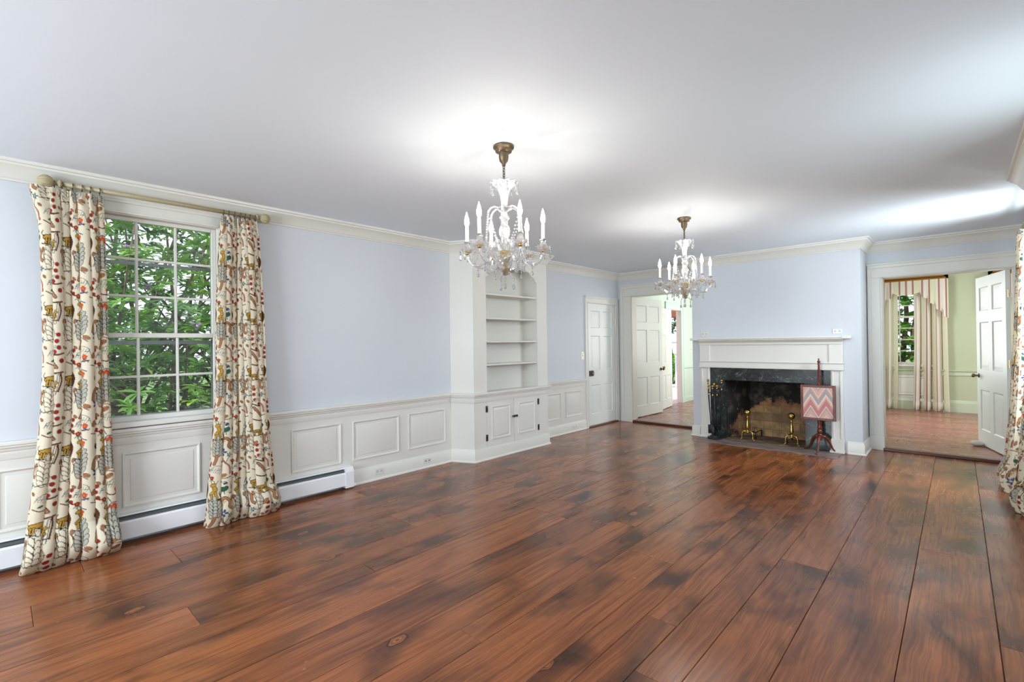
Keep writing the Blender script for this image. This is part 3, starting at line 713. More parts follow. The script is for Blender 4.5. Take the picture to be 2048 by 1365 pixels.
for (a, b) in ((MX0, -2.640), (-1.160, MX1)):
    mb = MB(); mb.box(a, b, YF-.04, YF, .17, 1.02, .002); mb.box(a+.012, a+.03, YF-.047, YF-.03, .18, 1.015, .003); mb.box(b-.03, b-.012, YF-.047, YF-.03, .18, 1.015, .003)
    mb.box(a-.008, b+.006, YF-.056, YF, .022, .17, .004); mb.box(a-.02, b+.01, YF-.066, YF, .0, .03, .004)
    child(mb, 'pilaster', m_trim, fp)
mb = MB()
mb.box(-2.640, -2.445, YF-.02, YF, 0, 1.018); mb.box(-1.445, -1.160, YF-.02, YF, 0, 1.018); mb.box(-2.445, -1.445, YF-.02, YF, .842, 1.018)
mb.box(-2.50, -2.445, YF, YF+.09, 0, .9); mb.box(-1.445, -1.40, YF, YF+.09, 0, .9); mb.box(-2.445, -1.445, YF, YF+.09, .842, .9)
child(mb, 'marble_surround', m_marb, fp)
mb = MB()
ix0, ix1, bx0, bx1, by, zt = -2.445, -1.445, -2.26, -1.51, YB-.006, .88
y0 = YF+.09
mb.add([(ix0, y0, 0), (bx0, by, 0), (bx1, by, 0), (ix1, y0, 0), (ix0, y0, zt), (bx0, by, zt), (bx1, by, zt), (ix1, y0, zt)],
       [(0, 1, 5, 4), (1, 2, 6, 5), (2, 3, 7, 6)])
child(mb, 'firebox', m_fire, fp)
mb = MB(); mb.box(-2.47, -1.42, YF+.09, YB+.01, .875, .885); child(mb, 'throat', m_black, fp)
mb = MB(); mb.box(-2.62, -1.18, YF-.07, YF-.02, -.03, .008); mb.box(-2.445, -1.445, YF-.02, YB, -.03, .012); child(mb, 'firebox_floor', m_fbase, fp)
mb = MB(); mb.box(-2.76, -1.05, 6.70, YF-.071, -.002, .007, .003)
o = mb.build('hearth', m_hearth); tag(o, 'grey slate hearth slab in the floor before the fireplace', 'hearth')

# ================================================================== BASEBOARD HEATER
ht = empty('baseboard_heater', (XL+.04, 1.0, 0)); tag(ht, 'long white baseboard heater under the window on the left wall', 'heater')
hx = XL+.008
mb = MB(); mb.prism([(hx, .03), (hx, .205), (hx+.05, .205), (hx+.056, .198), (hx+.012, .192), (hx+.012, .03)], 'y', -2.4, 2.34); child(mb, 'back_plate', m_heat, ht)
mb = MB(); mb.prism([(hx+.064, .035), (hx+.070, .035), (hx+.070, .150), (hx+.060, .163), (hx+.056, .160), (hx+.064, .148)], 'y', -2.4, 2.34); child(mb, 'front_cover', m_heat, ht)
mb = MB(); mb.prism([(hx+.030, .186), (hx+.060, .172), (hx+.061, .175), (hx+.031, .189)], 'y', -2.4, 2.33); child(mb, 'damper', m_fin, ht)
mb = MB(); mb.box(hx+.012, hx+.05, -2.4, 2.33, .04, .14); child(mb, 'fin_element', m_slot, ht)
mb = MB(); mb.prism([(hx-.004, .012), (hx-.004, .21), (hx+.056, .21), (hx+.077, .165), (hx+.077, .012)], 'y', 2.32, 2.405); mb.box(hx, hx+.075, 2.405, 2.43, .02, .045); child(mb, 'end_cap', m_heat, ht)

# ================================================================== OUTLETS AND SWITCHES
def outlet(axis, p, label, cat='outlet', name='wall_outlet', holes=2, size=(.10, .062), dark=1, toggle=False):
    w, h = size; mb = MB()
    def B(m, a0, a1, z0, z1, d0, d1, bev=0):
        if axis == 'x': m.box(p[0]+d0, p[0]+d1, p[1]+a0, p[1]+a1, p[2]+z0, p[2]+z1, bev)
        else: m.box(p[0]+a0, p[0]+a1, p[1]-d1, p[1]-d0, p[2]+z0, p[2]+z1, bev)
    root = empty(name, p); tag(root, label, cat)
    B(mb, -w/2, w/2, -h/2, h/2, 0, .006, .002); child(mb, 'cover_plate', m_plate if toggle else m_trim, root)
    mb = MB()
    if toggle:
        B(mb, -.004, .004, -.004, .016, .006, .018)
    else:
        for s in (-1, 1):
            c = s*w*.24; u = .0028*dark
            if s == 1: child(mb, 'socket', m_slot, root); mb = MB()
            B(mb, c-u-.006, c+u-.006, -.006, .003, .006, .0066); B(mb, c-u+.008, c+u+.008, -.006, .003, .006, .0066); B(mb, c-.003, c+.003, .009, .015, .006, .0066)
    child(mb, 'toggle' if toggle else 'socket', m_brass if toggle else m_slot, root)
outlet('x', (XL+.019, 2.725, .087), 'plain white double outlet on the left baseboard, nearer the heater')
outlet('x', (XL+.019, 3.345, .082), 'white outlet with dark square sockets on the baseboard, nearer the bookcase', dark=1.9)
outlet('x', (XL+.019, 6.22, .075), 'small white outlet on the baseboard between bookcase and closed door', size=(.11, .05), dark=.6)
outlet('y', (-2.72, YF, 1.502), 'white outlet above the left end of the mantel')
outlet('y', (-1.09, YF, 1.500), 'white outlet above the right end of the mantel')
outlet('x', (XL, 6.484, 1.19), 'ivory light switch beside the closed door', 'switch', 'light_switch', toggle=True, size=(.085, .125))
outlet('x', (HX, 11.0, 1.20), 'small light switch on the green hall wall', 'switch', 'light_switch', toggle=True, size=(.085, .125))

# ================================================================== EMBROIDERED CLOTH PATTERN (raster painted in code, sampled per vertex)
TW, TH, RES = .62, .46, .0016
def make_tile():
    nx, ny = int(TW/RES), int(TH/RES)
    gx, gy = np.meshgrid((np.arange(nx)+.5)*RES, (np.arange(ny)+.5)*RES)
    base = np.array(lin(232, 220, 194)[:3]); img = np.ones((ny, nx, 3))*base
    C = dict(bk=(38, 30, 26), br=(96, 54, 32), tan=(176, 122, 84), yl=(196, 152, 62), rd=(158, 44, 40), or_=(206, 84, 48), gn=(52, 96, 72), bl=(58, 78, 118), gy=(186, 182, 166), pk=(190, 130, 120), lt=(214, 186, 150), cr=(236, 224, 198), tl=(70, 108, 112))
    C = {k: np.array(lin(*v)[:3]) for k, v in C.items()}
    def wrap(dx, dy): return (dx+TW/2) % TW-TW/2, (dy+TH/2) % TH-TH/2
    def put(mask, c): img[mask] = C[c]
    def seg(p, q, w, c):
        dx, dy = wrap(gx-p[0], gy-p[1]); ex, ey = q[0]-p[0], q[1]-p[1]; l2 = ex*ex+ey*ey+1e-12
        t = np.clip((dx*ex+dy*ey)/l2, 0, 1); put((dx-t*ex)**2+(dy-t*ey)**2 < (w/2)**2, c)
    def smooth(pts, n=7):
        P = [np.array(p, float) for p in pts]; P = [2*P[0]-P[1]]+P+[2*P[-1]-P[-2]]; out = []
        for i in range(1, len(P)-2):
            for t in np.linspace(0, 1, n, endpoint=False):
                out.append(.5*((2*P[i])+(-P[i-1]+P[i+1])*t+(2*P[i-1]-5*P[i]+4*P[i+1]-P[i+2])*t*t+(-P[i-1]+3*P[i]-3*P[i+1]+P[i+2])*t**3))
        out.append(P[-2]); return out
    def line(pts, w, c, sm=True):
        q = smooth(pts) if sm and len(pts) > 2 else pts
        for a, b in zip(q[:-1], q[1:]): seg(a, b, w, c)
    def outl(pts, w, fill, edge='bk', e=.0045): line(pts, w+2*e, edge); line(pts, w, fill)
    def ell(x, y, rx, ry, rot, fill, edge=None, e=.003):
        dx, dy = wrap(gx-x, gy-y); c, s = math.cos(rot), math.sin(rot); u = dx*c+dy*s; v = -dx*s+dy*c
        if edge: put((u/(rx+e))**2+(v/(ry+e))**2 < 1, edge)
        if fill: put((u/rx)**2+(v/ry)**2 < 1, fill)
    def berries(x, y, s=1, c='rd'):
        line([(x, y), (x+.008*s, y-.03*s), (x-.002*s, y-.07*s), (x+.006*s, y-.10*s)], .0028, 'br')
        for dx, dy in ((-.018, -.02), (.022, -.028), (-.020, -.05), (.016, -.058), (-.016, -.082), (.022, -.088), (.004, -.108)):
            line([(x, y+dy*s+.008), (x+dx*s, y+dy*s)], .0025, 'br'); ell(x+dx*s, y+dy*s-.004, .0078*s, .0088*s, 0, c, 'br', .002)
    def bush(x, y, s=1, fill='cr'):
        for k in range(4, -1, -1):
            for a in (-1, 1, 0):
                w = .5+.5*math.sin(PI*(k+1)/6); ell(x+a*.021*s*w, y+k*.020*s+(.006 if a == 0 else 0), .0078*s, .0165*s, -a*.6, fill, 'bk', .0030)
        ell(x, y+.106*s, .007*s, .013*s, 0, fill, 'bk', .0030)
    def beast(x, y, c='yl', s=1, fl=1, spots=False):
        outl([(x, y), (x+.035*s*fl, y+.005*s), (x+.06*s*fl, y-.002*s)], .024*s, c)
        for dx in (.002, .014, .046, .058): outl([(x+dx*s*fl, y-.006*s), (x+dx*s*fl-.004*fl, y-.032*s)], .007*s, c, e=.003)
        outl([(x+.058*s*fl, y+.006*s), (x+.068*s*fl, y+.026*s)], .013*s, c, e=.003)
        ell(x+.072*s*fl, y+.032*s, .012*s, .009*s, .2, c, 'bk', .0028); ell(x+.074*s*fl, y+.034*s, .002, .002, 0, 'bk')
        for q in (-.006, 0, .006): line([(x+(.070+q)*s*fl, y+.042*s), (x+(.070+q*2)*s*fl, y+.055*s)], .0022, 'br')
        line([(x-.006*s*fl, y+.006*s), (x-.02*s*fl, y+.02*s), (x-.012*s*fl, y+.036*s)], .0045, 'bk')
        if spots:
            for q in range(4): line([(x+(.004+q*.014)*s*fl, y+.008), (x+(.004+q*.014)*s*fl, y-.004)], .0028, 'bk', False)
        line([(x-.025*s*fl, y-.036*s), (x+.02*s*fl, y-.041*s), (x+.085*s*fl, y-.034*s)], .0058, 'bk')
    def flower(x, y, c='or_', leaf='tl', s=1):
        for k in range(5): a = 2*PI*k/5+.3; ell(x+.010*s*math.cos(a), y+.010*s*math.sin(a), .0075*s, .0075*s, 0, c)
        ell(x, y, .004*s, .004*s, 0, 'yl')
        for dx in (-.02, .0, .02): line([(x, y-.012*s), (x+dx*s, y-.03*s)], .0045, leaf)
    def hatch(x, y, c='tl', s=1):
        for k in range(6): line([(x-.03*s+k*.009*s, y-.004*k*s), (x-.022*s+k*.012*s, y+.026*s-.002*k)], .0024, c, False)
        line([(x-.034*s, y-.004), (x-.008*s, y+.03*s), (x+.028*s, y+.024*s), (x+.045*s, y-.016*s)], .0032, 'gn'); line([(x-.03*s, y+.01*s), (x+.035*s, y+.004*s)], .0024, c)
    def sleaf(x, y, rot=0, c='br', s=1):
        ell(x, y, .0165*s, .0085*s, rot, 'tan', c, .003); line([(x-.013*s*math.cos(rot), y-.013*s*math.sin(rot)), (x+.013*s*math.cos(rot), y+.013*s*math.sin(rot))], .002, c, False)
    # A: blue bird on a green mound, arched squirrel, branch with flowers
    ell(.052, .392, .032, .020, .15, 'gn', 'bk', .002); ell(.05, .425, .024, .018, .4, 'cr', 'bk', .0035); ell(.060, .432, .014, .010, .4, 'bl'); line([(.03, .412), (.018, .402)], .005, 'yl')
    line([(.04, .375), (.035, .35)], .005, 'gn'); line([(.055, .376), (.06, .352)], .005, 'gn')
    outl([(.016, .245), (.026, .300), (.056, .325), (.084, .300), (.080, .262), (.094, .245)], .016, 'tan', 'bk', .0035); line([(.034, .265), (.042, .292), (.06, .303)], .006, 'yl')
    line([(.028, .18), (.05, .14), (.085, .10), (.09, .045)], .012, 'pk'); line([(.034, .18), (.056, .14), (.091, .10), (.097, .045)], .0045, 'br'); line([(.05, .14), (.038, .20)], .0045, 'br'); line([(.06, .13), (.085, .18)], .0042, 'br')
    for a in range(5): ell(.04+.018*math.cos(a*1.25), .215+.018*math.sin(a*1.25), .013, .008, a*1.25, 'bl')
    for a in range(5): ell(.086+.012*math.cos(a*1.25), .192+.012*math.sin(a*1.25), .009, .005, a*1.25, 'tl')
    sleaf(.018, .085, 1.2, s=1.3); sleaf(.045, .035, .3, s=1.3); line([(0, .02), (.05, .012), (.10, .02)], .006, 'br')
    # B: maned animal and scribbled bush
    beast(.122, .395, 'yl', 1.15, 1); bush(.158, .20, 1.5, 'cr'); hatch(.160, .09, 'bl', 1.2); line([(.11, .185), (.16, .192), (.205, .178)], .0055, 'bk')
    line([(.115, .045), (.16, .025), (.205, .05)], .006, 'br'); ell(.15, .055, .014, .007, .5, 'gn')
    # C: big monkey arc and berries
    outl([(.235, .318), (.275, .345), (.288, .400), (.258, .448)], .026, 'br', 'bk', .004); line([(.246, .330), (.268, .365), (.262, .415)], .014, 'lt'); line([(.254, .34), (.272, .37), (.268, .41)], .006, 'tan'); line([(.25, .44), (.235, .46)], .006, 'bk'); ell(.236, .300, .008, .020, .2, 'cr', 'bk', .003)
    berries(.25, .285, 1.3); berries(.272, .16, 1.3); line([(.215, .04), (.27, .050), (.31, .028)], .010, 'br'); ell(.245, .066, .008, .015, -.4, 'gy')
    # D: deer, grey leaf clump on trunk, hatched hill
    outl([(.335, .360), (.356, .390), (.348, .418)], .019, 'yl', 'bk', .0035); outl([(.337, .355), (.335, .330)], .009, 'yl', 'bk', .003); outl([(.358, .375), (.366, .332)], .010, 'yl', 'bk', .003); ell(.342, .430, .017, .011, .4, 'yl', 'bk', .003)
    for q in (-.012, 0, .012): line([(.348+q, .440), (.348+q*1.8, .460)], .0038, 'br')
    line([(.31, .324), (.35, .316), (.39, .328)], .007, 'bk')
    bush(.352, .205, 1.2, 'gy'); outl([(.352, .195), (.348, .165), (.338, .130)], .013, 'tan', 'br', .004); line([(.325, .195), (.378, .195)], .008, 'tan'); hatch(.352, .075, 'bl', 1.25)
    flower(.33, .025, 'rd', 'gn', .9)
    # E: leopard on a branch, paddle, berries
    line([(.39, .448), (.44, .434), (.495, .440)], .010, 'br'); line([(.478, .43), (.482, .38), (.466, .315)], .009, 'br'); outl([(.468, .42), (.460, .36), (.448, .30)], .009, 'cr', 'bk', .0032)
    beast(.395, .345, 'yl', .80, 1, True); berries(.44, .268, 1.4); sleaf(.405, .25, .9, s=1.3); line([(.39, .118), (.45, .094), (.50, .104)], .010, 'br'); ell(.425, .14, .008, .017, -.5, 'gy'); ell(.452, .145, .007, .014, -.3, 'gy')
    outl([(.405, .085), (.43, .05), (.455, .01)], .014, 'tan', 'bk', .004); ell(.485, .055, .012, .012, 0, 'rd', 'br', .003)
    # F: orange flower, black bush, twig with brown leaves, green hatch
    flower(.56, .420, 'or_', 'gn', 1.5); line([(.52, .400), (.55, .450), (.595, .440)], .0065, 'bl'); bush(.555, .245, 1.45, 'gy')
    line([(.51, .20), (.55, .21), (.605, .180)], .0048, 'br'); sleaf(.528, .226, .25, s=1.3); sleaf(.545, .175, .6, s=1.3); sleaf(.597, .206, -.4, s=1.3)
    hatch(.565, .105, 'gn', 1.3); line([(.51, .075), (.55, .045), (.61, .052)], .0075, 'br'); flower(.585, .075, 'or_', 'bl', 1.1); line([(.53, .03), (.545, .0)], .005, 'gn')
    for x in (.102, .213, .307, .388, .503): line([(x, .30), (x+.006, .26), (x-.004, .23)], .0042, 'br'); sleaf(x, .315, 1.3, s=.8); sleaf(x+.004, .14, -.9, s=.7)
    nz = rs.rand(ny, nx, 1)*.05+.97
    return np.clip(img*nz, 0, 1).astype(np.float32)
TILE = make_tile()
def sample(u, v):
    ny, nx, _ = TILE.shape
    fx = (u/RES-.5); fy = (v/RES-.5); x0 = np.floor(fx).astype(int); y0 = np.floor(fy).astype(int); tx = (fx-x0)[..., None]; ty = (fy-y0)[..., None]
    g = lambda yy, xx: TILE[yy % ny, xx % nx]
    return (g(y0, x0)*(1-tx)*(1-ty)+g(y0, x0+1)*tx*(1-ty)+g(y0+1, x0)*(1-tx)*ty+g(y0+1, x0+1)*tx*ty)

def cloth_mat(name, rough=.85, trans=.25):
    m = mat(name, (1, 1, 1, 1), rough, 0, .2)
    a = N(m, 'ShaderNodeAttribute', attribute_name='cloth_colour')
    L(m, a.outputs['Color'], bsdf(m).inputs['Base Color'])
    w = noise(m, objco(m), 260, 2); bump(m, w.outputs[0], .25, .002)
    out = m.node_tree.nodes['Material Output']; tr = N(m, 'ShaderNodeBsdfTranslucent'); L(m, a.outputs['Color'], tr.inputs[0])
    mx = N(m, 'ShaderNodeMixShader'); mx.inputs[0].default_value = trans
    L(m, bsdf(m).outputs[0], mx.inputs[1]); L(m, tr.outputs[0], mx.inputs[2]); L(m, mx.outputs[0], out.inputs[0])
    return m
m_crewel = cloth_mat('crewel_linen'); m_stripe = cloth_mat('striped_silk', .5, .35)

def grid_obj(name, P, colr, m, parent, thick=.0025):
    """P (nv,nu,3) positions, colr (nv,nu,3)"""
    nv, nu, _ = P.shape
    me = bpy.data.meshes.new(name); i = np.arange(nv*nu).reshape(nv, nu)
    q = np.stack([i[:-1, :-1], i[:-1, 1:], i[1:, 1:], i[1:, :-1]], -1).reshape(-1, 4)
    me.vertices.add(nv*nu); me.vertices.foreach_set('co', P.astype(np.float32).ravel())
    me.loops.add(q.size); me.loops.foreach_set('vertex_index', q.astype(np.int32).ravel())
    me.polygons.add(len(q)); me.polygons.foreach_set('loop_start', np.arange(0, q.size, 4, dtype=np.int32)); me.polygons.foreach_set('loop_total', np.full(len(q), 4, dtype=np.int32))
    me.update(calc_edges=True); me.polygons.foreach_set('use_smooth', np.ones(len(q), dtype=bool))
    at = me.color_attributes.new('cloth_colour', 'FLOAT_COLOR', 'POINT')
    c4 = np.ones((nv*nu, 4), np.float32); c4[:, :3] = colr.reshape(-1, 3); at.data.foreach_set('color', c4.ravel())
    me.materials.append(m); me.validate()
    o = bpy.data.objects.new(name, me); COL.objects.link(o); o.parent = parent
    return o

def drape(name, root, mapf, s_top, s_mid, s_bot, zt, zb, nfold, W_, seed, amp=(.028, .045), lean=(0, 0), puddle=.07, res=.0036, flap=0, u0=0.):
    """hanging cloth; mapf(s, d, z); s_* = (start, end) along the wall at top / middle / floor"""
    H_ = zt-zb
    nu = int(W_/res); nv = int(H_/(res*1.15))
    r = np.random.RandomState(seed)
    u = np.linspace(0, 1, nu)[None, :]; t = np.linspace(0, 1, nv)[:, None]       # t: 0 top .. 1 floor
    # widths down the drop
    def interp(a, b, c): return np.where(t < .45, a+(b-a)*np.sin(np.clip(t/.45, 0, 1)*PI/2), b+(c-b)*np.clip((t-.45)/.55, 0, 1)**1.6)
    s0 = interp(s_top[0], s_mid[0], s_bot[0]); s1 = interp(s_top[1], s_mid[1], s_bot[1])
    ph = r.uniform(-.5, .5, 6); w1_ = u+.018*np.sin(2*PI*(2*u+ph[0]))+.012*np.sin(2*PI*(3*u+ph[1]+.25*t))*t
    phase = 2*PI*nfold*w1_+.5*t*np.sin(2*PI*(1.3*u+ph[2]))
    A = amp[0]+(amp[1]-amp[0])*t**.8
    A = A*(1+.30*np.sin(2*PI*(1.7*u+ph[3]))) 
    fold = 2*np.abs(np.sin(phase/2))**.62-1
    d = A*fold
    # pinch pleats near the head
    d = d*(1-np.exp(-(t/.03)**2)*.45)+.006*np.sin(phase*3)*np.exp(-(t/.05)**2)
    s = s0+(s1-s0)*(w1_-w1_[:, :1])/(w1_[:, -1:]-w1_[:, :1])
    s = s - .30*A*np.sin(phase)
    d = d+lean[0]+(lean[1]-lean[0])*t**1.8
    d = d+.012*np.sin(2*PI*(t*1.1+u*2+ph[4]))*t
    z = zt-t*H_ + 0*u
    # soft break of the cloth on the floor
    k = np.clip((t-.90)/.10, 0, 1)
    lump = np.sin(PI*k)**1.0*np.clip(.55+.6*fold, 0, 1.1)
    d = d+puddle*lump*(1+.3*np.sin(5*u+ph[5]*6))
    z = z-k**2*.012*(.5+.5*np.sin(phase*1.0+1))
    z = np.maximum(z, .004+zb*0) if zb < .02 else z
    if flap:
        f = np.clip(1-u/.09, 0, 1)*np.exp(-(t/.07)**2); s = s-flap*f; z = z+.008*f; d = d+.02*f
    z = z-.006*(1+np.cos(phase))*np.exp(-(t/.02)**2)
    X_ = np.broadcast_to
    P = np.stack(mapf(s, d, z), -1)
    ds_ = np.diff(np.stack([X_(s, (nv, nu)), X_(d, (nv, nu))], 0), axis=2); arc = np.concatenate([np.zeros((nv, 1)), np.cumsum(np.sqrt((ds_**2).sum(0)), 1)], 1)
    j0 = int(nv*.55); ucl = arc[j0][None, :]*.75+arc*.25*arc[j0, -1]/arc[:, -1:]
    colr = sample(X_(u0+ucl, (nv, nu)), X_((1-t)*H_*1.0+.11, (nv, nu)))
    off = np.array(root.location); P = P-off
    return grid_obj(name, P, colr, m_crewel, root)

def ring_part(par, c, r=.021, ax='y'):
    mb = MB(); n = 18
    pts = [((c[0]+r*math.cos(a), c[1], c[2]+r*math.sin(a))) for a in np.linspace(0, 2*PI, n+1)[:-1]]
    mb.tube(pts, .0028, 6, True); mb.ball((c[0], c[1], c[2]-r-.005), .004, 6, 4)
    return child(mb, 'curtain_ring', m_nickel, par, True)

def curtain_set(rodx, y0, y1, zrod, sgn, panels, lab_rod):
    rod = empty('curtain_rod', (rodx, (y0+y1)/2, zrod)); tag(rod, lab_rod, 'curtain rod')
    mb = MB(); mb.lathe([(.0155, y0+.05), (.0155, y1-.05)], (rodx, 0, zrod), 20, .04, 10, axis='y'); child(mb, 'pole', m_rodm, rod, True)
    for s, ye in ((-1, y0), (1, y1)):
        mb = MB()
        prof = [(.016, .10), (.024, .094), (.026, .086), (.018, .08), (.012, .072), (.016, .062), (.022, .056), (.034, .045), (.041, .028), (.040, .010), (.030, -.008), (.016, -.018), (.006, -.022)]
        mb.lathe([(r, -z*s+ye+s*.0) for r, z in prof], (rodx, 0, zrod), 60, .09, 12, axis='y'); child(mb, 'finial', m_rodm, rod, True)
    for ye in (y0+.13, y1-.13):
        mb = MB(); mb.box(min(rodx, rodx-sgn*.09), max(rodx, rodx-sgn*.09), ye-.008, ye+.008, zrod-.03, zrod-.016); mb.box(rodx-sgn*.10, rodx-sgn*.09, ye-.02, ye+.02, zrod-.05, zrod+.02); child(mb, 'bracket', m_rodm, rod)
    for p in panels:
        root = empty('curtain', (rodx, (p['top'][0]+p['top'][1])/2, 0)); tag(root, p['label'], 'curtain', 'crewel embroidered curtains')
        mp = lambda s, d, z: (rodx+sgn*d, s, z)
        drape('cloth', root, mp, p['top'], p['mid'], p['bot'], zrod-.040, .004, p['n'], p['W'], p['seed'], p.get('amp', (.026, .045)), p.get('lean', (0, .03)), p.get('pud', .07), p.get('res', .0036), p.get('flap', 0), p.get('u0', 0))
        nr = p.get('rings', 7); a, b = p['top']
        for k in range(nr): ring_part(root, (rodx, a+.02+(b-a-.03)*(k/(nr-1))+random.uniform(-.008, .008), zrod-.006))
curtain_set(-4.365, .215, 1.615, 2.503, 1, [
    dict(label='left crewel curtain of animals and berries on the window, ending in a wide floor puddle', top=(.205, .515), mid=(.222, .530), bot=(.105, .575), n=6.6, W=1.30, seed=3, flap=.045, lean=(.0, .045), pud=.095, amp=(.052, .070)),
    dict(label='right crewel curtain of the window, just left of the bare grey wall', top=(1.262, 1.525), mid=(1.215, 1.572), bot=(1.115, 1.670), n=7.4, W=1.34, seed=8, lean=(.0, .045), pud=.06, u0=.27, amp=(.048, .066))],
    'cream gilded curtain rod with fluted ball finials over the left window')
curtain_set(.50, 5.43, 6.90, 2.455, -1, [
    dict(label='farther crewel curtain at the right edge of the photo, beside the open doorway', top=(6.50, 6.86), mid=(6.40, 6.80), bot=(6.15, 6.74), n=6.2, W=1.25, seed=5, lean=(.045, .165), pud=.03, res=.0055, amp=(.028, .040)),
    dict(label='nearer crewel curtain at the right edge, mostly cut off, reaching lower in the frame', top=(5.50, 5.80), mid=(5.46, 5.80), bot=(5.43, 5.84), n=5.2, W=1.2, seed=6, lean=(.03, .125), pud=.03, res=.0055, u0=.2, amp=(.028, .040))],
    'curtain rod with ball finial at the top right edge of the photo')

# ---- striped drapery of the green room
def stripe_col(x, w=.30):
    """stripes across the cloth: cream, rose, pale green"""
    p = (x/w) % 1.0
    cr = np.array(lin(240, 232, 220)[:3]); ro = np.array(lin(176, 126, 116)[:3]); gr = np.array(lin(222, 228, 178)[:3]); pk = np.array(lin(228, 208, 200)[:3])
    c = np.ones(p.shape+(3,))*cr
    c[(p > .10) & (p < .20)] = ro; c[(p > .52) & (p < .62)] = ro; c[(p >= .62) & (p < .98)] = gr*.5+cr*.5; c[(p > .20) & (p < .24)] = pk
    return c
def striped_panel(name, root, x0, x1, xb0, xb1, zt, zb, y, n, Wc, seed, flip=1):
    nu, nv = 260, 180; u = np.linspace(0, 1, nu)[None, :]; t = np.linspace(0, 1, nv)[:, None]; r = np.random.RandomState(seed); ph = r.rand(4)
    wu = u+.02*np.sin(2*PI*(2*u+ph[0])); phs = 2*PI*n*wu+.4*t*np.sin(2*PI*(u+ph[1])); sq = np.sin(phs)
    dd = .05*np.sign(sq)*np.abs(sq)**.7*(1+.3*t)
    s = (x0+(xb0-x0)*t**2)*(1-u)+(x1+(xb1-x1)*t**2)*u+.01*np.sin(2*phs)
    k = np.clip((t-.93)/.07, 0, 1); dd = dd+.04*np.sin(PI*k)
    z = zt-(zt-zb)*t+0*u
    P = np.stack([s+0*t, y-dd+0*t, z], -1)-np.array(root.location)
    return grid_obj(name, P, stripe_col(np.broadcast_to(u*Wc, (nv, nu))), m_stripe, root)
def valance(root, xc, half, zt, zmid, zlow, y):
    nu, nv = 420, 60; u = np.linspace(-1, 1, nu)[None, :]; t = np.linspace(0, 1, nv)[:, None]
    a = np.abs(u)*half; m0 = .20
    q = np.clip((a-m0)/(half-m0), 0, 1)
    centre = zmid+.05*(a/m0)**2
    nst = 4; st = q*nst; fr = st-np.floor(st); lvl = np.floor(np.minimum(st, nst-.001))
    zz = (zmid+.02)-(zmid-zlow)*((lvl+.25+.75*fr**.5)/nst)**1.15+.045*np.where(fr < .25, (1-fr/.25), 0)
    zb = np.where(a < m0, centre, zz)
    z = zt-(zt-zb)*t
    yy = y-.03*np.sin(fr*PI)*t*(a >= m0)-.015
    P = np.stack([xc+u*half+0*t, yy+0*z, z], -1)-np.array(root.location)
    c = stripe_col(np.broadcast_to(np.abs(u*half)+.27, (nv, nu)), .235)
    lil = np.array(lin(196, 186, 188)[:3]); msk = np.broadcast_to((fr < .30) & (a >= m0), (nv, nu)) & np.broadcast_to(t > .86, (nv, nu)); c[msk] = lil
    grid_obj('valance', P, c, m_stripe, root)
m_gold = mat('gilded_wood', lin(158, 112, 42), .32, .55)
def dressing(xc, lab, lab2):
    root = empty('cornice_board', (xc, DY-.10, 2.5)); tag(root, lab2, 'cornice')
    mb = MB(); h = .60
    mb.sweep([(0, 2.485), (.02, 2.485), (.026, 2.50), (.03, 2.53), (.05, 2.55), (.062, 2.555), (.062, 2.575), (0, 2.575)], [(xc-h, DY), (xc-h, DY-.12), (xc+h, DY-.12), (xc+h, DY)], -1)
    child(mb, 'gilt_moulding', m_gold, root); valance(root, xc, .60, 2.50, 2.225, 1.745, DY-.125)
    for k, (a, b, ab, bb_) in enumerate(((-.58, -.20, -.60, -.17), (.115, .58, .07, .60))):
        if k == 0: a, b, ab, bb_ = -.58, -.125, -.60, -.155
        r = empty('drape', (xc+(a+b)/2, DY-.06, 0)); tag(r, lab[k], 'curtain', 'striped drapes of the green room')
        striped_panel('cloth', r, xc+a, xc+b, xc+ab, xc+bb_, 2.47, .035, DY-.065, 3.3, .95, 3+k)
dressing(-.715, ('left rose and cream striped drape of the window in the green room', 'right rose and cream striped drape of the window in the green room'), 'gilt cornice with stepped striped valance over the window in the green room')
dressing(1.01, ('striped drape nearest the open door leaf in the green room, mostly hidden behind it', 'striped drape hidden behind the open door of the green room'), 'gilt cornice with striped valance peeping over the open door of the green room')

